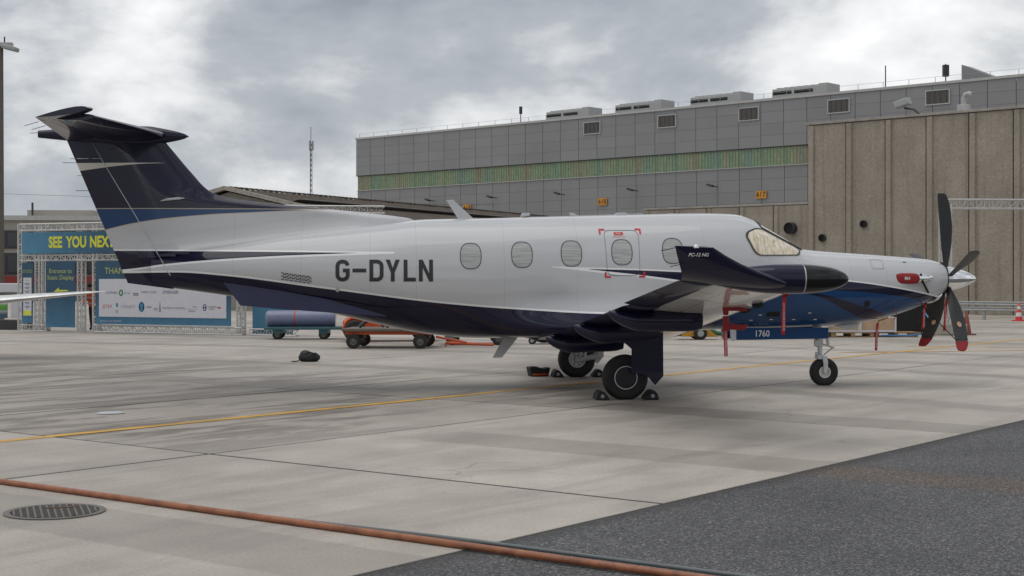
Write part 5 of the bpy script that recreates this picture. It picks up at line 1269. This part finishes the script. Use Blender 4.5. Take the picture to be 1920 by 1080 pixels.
# right background: road case, gantry, block, cones, boxes
bc = empty('road_case', (11.95, 44.6, 0), R(-6), 'black covered case standing beyond the propeller', 'case')
MB().box((0, 0, .68), (2.0, .9, 1.24)).build('case_body', mat('black_cover', (.008, .008, .009), .8, bmp=.2), bc, bevel=.03); MB().box((0, 0, .03), (1.9, .8, .06)).build('skid', M_WOOD, bc)
cb = MB().box((12.75, 42.9, .17), (1.0, .8, .33)).build('concrete_block', mat('block_concrete', (.36, .34, .29), .85, dirt=.2, bmp=.2), None, bevel=.03); tag(cb, 'pale concrete ballast block under the truss leg', 'block')
gn = empty('truss_gantry', (12.72, 42.9, .335), R(3), 'aluminium truss gantry standing on a concrete block ahead of the propeller', 'truss')
truss((0, 0, 0), (0, 0, 3.5), .26, 'leg', gn, .3); truss((-.1, 0, 3.50), (7, 0, 3.50), .26, 'beam', gn, .24)
def cone(p, m_body, label, stripes):
    c = empty('traffic_cone', p, .3, label, 'cone'); MB().box((0, 0, .02), (.40, .40, .04)).build('base', m_body, c, bevel=.015)
    def rr(z): return .145 - .115 * z / .70
    MB().lathe([(rr(.03), .03), (rr(.70), .70), (.012, .71)], (0, 0, 0), 'Z', 24).build('cone_body', m_body, c, 60)
    for z0, z1 in stripes: MB().lathe([(rr(z0) + .003, z0), (rr(z1) + .003, z1)], (0, 0, 0), 'Z', 24).build('reflective_sleeve', mat('cone_white', (.66, .65, .63), .4), c, 60)
cone((13.3, 42.75, 0), mat('faded_cone', (.22, .055, .04), .7, dirt=.5), 'dirty faded red traffic cone beside the concrete block', ())
cone((19.7, 56.8, 0), mat('red_cone', (.62, .03, .03), .5), 'clean red and white striped traffic cone by the guardrail', ((.18, .33), (.46, .58)))
gr = empty('guardrail', (18.9, 58.6, 0), HD, 'grey steel guardrail in front of the tall concrete wall', 'guardrail')
for z in (.66, .44): MB().prism([(-.02, z - .075), (-.05, z - .05), (-.01, z), (-.05, z + .05), (-.02, z + .075), (.01, z + .06), (.01, z - .06)], 'X', -9, 12).build('rail', M_LGREY, gr)
for x in range(-8, 13, 2): MB().box((x, .07, .36), (.09, .12, .72)).build('post', M_LGREY, gr)
ec_ = empty('equipment_cart', (20.75, 58.0, 0), 0, 'black equipment cart with a rubber wheel next to the striped cone', 'cart')
MB().box((.6, .4, 1.35), (1.3, .9, 1.5)).build('cabinet', M_TROU, ec_, bevel=.03); MB().box((.6, .4, .5), (1.4, .9, .2)).build('chassis', M_LGREY, ec_, bevel=.02); small_wheel((.15, -.1, .27), .27, .14, ec_, M_LGREY); small_wheel((1.1, -.1, .27), .27, .14, ec_, M_LGREY)
for k in range(4): MB().box((-.06, .0, .85 + k * .3), (.02, .3, .06)).build('cabinet_slot', M_LGREY, ec_)
def pallet(p, rz, label):
    c = empty('pallet', p, rz, label, 'pallet', 'wooden pallets beyond the nose')
    for i in range(5): MB().box((0, -.36 + i * .18, .13), (1.2, .11, .022)).build('deck_board', M_WOOD, c)
    for i in (-.54, 0, .54):
        for y in (-.35, 0, .35): MB().box((i, y, .07), (.12, .11, .09)).build('block', M_WOOD, c)
    for y in (-.35, 0, .35): MB().box((0, y, .012), (1.2, .1, .02)).build('base_board', M_WOOD, c)
pallet((9.55, 41.4, 0), R(3), 'wooden pallet carrying cardboard boxes'); pallet((10.85, 41.6, 0), R(-2), 'wooden pallet with a blue hose over it')
M_CARD = mat('cardboard', (.42, .29, .19), .8)
for i, (x, w) in enumerate(((9.30, .85), (10.28, .95))):
    cbx = empty('cardboard_box', (x, 41.4, .145), R(2), 'cardboard box in a white edge frame, ' + ('wholly on the first pallet' if i == 0 else 'bridging both pallets'), 'box', 'boxes on the pallets')
    MB().box((0, 0, .21), (w, .6, .40)).build('carton', M_CARD, cbx, bevel=.008)
    for sx in (-1, 1): MB().box((sx * (w / 2 + .02), 0, .21), (.045, .66, .43)).build('edge_frame', M_BOARD, cbx)
    MB().box((0, -.31, .03), (w, .03, .05)).build('edge_frame', M_BOARD, cbx)
bh = MB().tube([(10.4, 41.1, .05), (11.2, 41.0, .05), (11.7, 41.2, .12), (12.0, 41.9, .45), (12.05, 42.8, .7)], .025, 8).build('blue_hose', mat('blue_rubber', (.03, .16, .36), .4), None, 60); tag(bh, 'blue hose looping from the pallets up to the black case', 'hose')
# service gear seen below the nose
yc = empty('utility_cart', (4.65, 39.3, 0), R(4), 'yellow utility cart with a small spoked wheel under the nose', 'cart')
M_YB = mat('yellow_enamel', (.50, .24, .015), .5, dirt=.25)
MB().box((.2, .3, .33), (.55, .5, .48)).build('cabinet', M_YB, yc, bevel=.02); MB().prism([(.45, .08), (.95, .08), (.62, .32), (.45, .4)], 'Y', .1, .5).build('drawbar_skirt', M_YB, yc); small_wheel((.42, -.02, .18), .18, .08, yc, M_LGREY); small_wheel((.42, .62, .18), .18, .08, yc, M_LGREY)
MB().box((-.15, .3, .3), (.12, .4, .4)).build('side_box', M_STEELD, yc, bevel=.02)
gh = MB().tube([(5.2, 39.9, .36), (5.6, 39.8, .16), (6.2, 39.7, .12), (7.2, 39.9, .10)], .06, 8).build('green_hose', mat('green_rubber', (.02, .13, .06), .5), None, 60); tag(gh, 'thick green hose lying on the ground behind the yellow cart', 'hose')
sf = empty('service_step', (5.75, 39.2, 0), R(5), 'white tubular step frame behind the hanging red ribbon', 'step')
for x in (0, .5): MB().tube([(x, 0, 0), (x + .3, 0, .45)], .03, 8).build('leg', M_EDGE, sf); MB().tube([(x + .35, .3, 0), (x + .3, 0, .45)], .03, 8).build('leg', M_EDGE, sf)
MB().box((.55, .15, .47), (.8, .4, .04)).build('tread', M_EDGE, sf)
wt_ = empty('work_bench', (6.9, 40.2, 0), 0, 'long pale work bench with dark top beyond the nose gear', 'bench')
MB().box((.4, .3, .42), (2.6, .6, .05)).build('bench_top', M_BOARD, wt_, bevel=.01); MB().box((.4, .3, .14), (2.3, .5, .04)).build('shelf', M_STEELD, wt_)
for x in (-.8, 1.6):
    for y in (.05, .55): MB().box((x, y, .2), (.05, .05, .4)).build('leg', M_LGREY, wt_)
tk = empty('castor_trolley', (.45, 36.7, 0), R(-5), 'low blue trolley on castors beyond the main wheels', 'trolley')
MB().box((.9, .3, .30), (1.9, .7, .10)).build('deck', mat('blue_enamel', (.04, .12, .20), .5), tk, bevel=.02); MB().box((1.0, .3, .22), (1.3, .6, .26)).build('tank', M_STEELD, tk, bevel=.08)
for x in (.05, 1.75):
    for y in (.05, .55):
        small_wheel((x, y, .09), .09, .05, tk, M_EDGE); MB().box((x, y, .2), (.05, .05, .14)).build('castor_fork', M_LGREY, tk)
# ---- hoses, grate and drain on the near concrete
def hose(name, pts, r, m, label):
    out = []
    for i in range(len(pts) - 1):
        p0, p1, p2, p3 = [Vector(pts[max(0, min(len(pts) - 1, i + k))]) for k in (-1, 0, 1, 2)]
        for j in range(10):
            s = j / 10; out.append(.5 * ((2 * p1) + (p2 - p0) * s + (2 * p0 - 5 * p1 + 4 * p2 - p3) * s * s + (-p0 + 3 * p1 - 3 * p2 + p3) * s ** 3))
    o = MB().tube(out, r, 14).build(name, m, None, 60); tag(o, label, 'hose')
def hose_mat():
    m, t, b = nt_new('copper_hose'); g = coords(t)
    c = ramp(t, noise(t, g, 5, 6, .65, (1, 1, 1), 1.0), [(.3, (.17, .062, .032)), (.5, (.28, .10, .045)), (.62, (.34, .125, .055)), (.8, (.26, .11, .06))]); L(t, c, b.inputs['Base Color']); b.inputs['Roughness'].default_value = .38; return m
def gnd(u, v):
    Y = CAM_H * 2740 / (v - 522); return ((u - 960) * Y / 2740, Y)
HP = [gnd(u, v) for u, v in ((-300, 868), (0, 908), (180, 933), (420, 967), (620, 995), (850, 1027), (1080, 1060), (1300, 1090), (1600, 1132))]
hose('hose', [(x, y, .024) for x, y in HP], .023, hose_mat(), 'thick copper-brown hose lying across the near concrete')
HP2 = [gnd(u, v) for u, v in ((430, 966), (620, 988), (850, 1015), (1080, 1045), (1300, 1074), (1600, 1113))]
hose('hose', [(x, y, .018) for x, y in HP2], .013, mat('grey_hose', (.13, .145, .15), .5), 'thinner grey hose alongside the copper-brown one')
mh = empty('drain_grate', (-3.24, 10.36, 0.003), R(20), 'round cast-iron drain grate set in the near concrete', 'grate')
M_IRON = mat('cast_iron', (.17, .155, .14), .6, .4, dirt=.3); M_RUST = mat('rusty_iron', (.10, .045, .028), .8)
MB().lathe([(.35, .0), (.35, .006), (.305, .006), (.305, .0)], (0, 0, 0), 'Z', 48).build('frame_ring', M_IRON, mh); MB().lathe([(.30, .0005), (.01, .0005)], (0, 0, 0), 'Z', 40).build('pit', M_DARK, mh)
for i in range(-6, 7):
    h = math.sqrt(max(.296 ** 2 - (i * .046) ** 2, 0))
    MB().box((i * .046, 0, .004), (.014, 2 * h, .006)).build('grate_bar', M_IRON, mh); MB().box((0, i * .046, .0045), (2 * h, .012, .006)).build('grate_bar', M_IRON, mh)
MB().box((.05, .14, .0085), (.22, .05, .004)).build('rusty_plate', M_RUST, mh)
dr = MB().lathe([(.001, .010), (.15, .010), (.17, .003)], (-4.93, 17.95, .003), 'Z', 28).build('drain_cover', mat('bare_steel_cover', (.52, .54, .56), .35, .3), None, 50); tag(dr, 'small pale round metal cover on the stained concrete', 'cover')
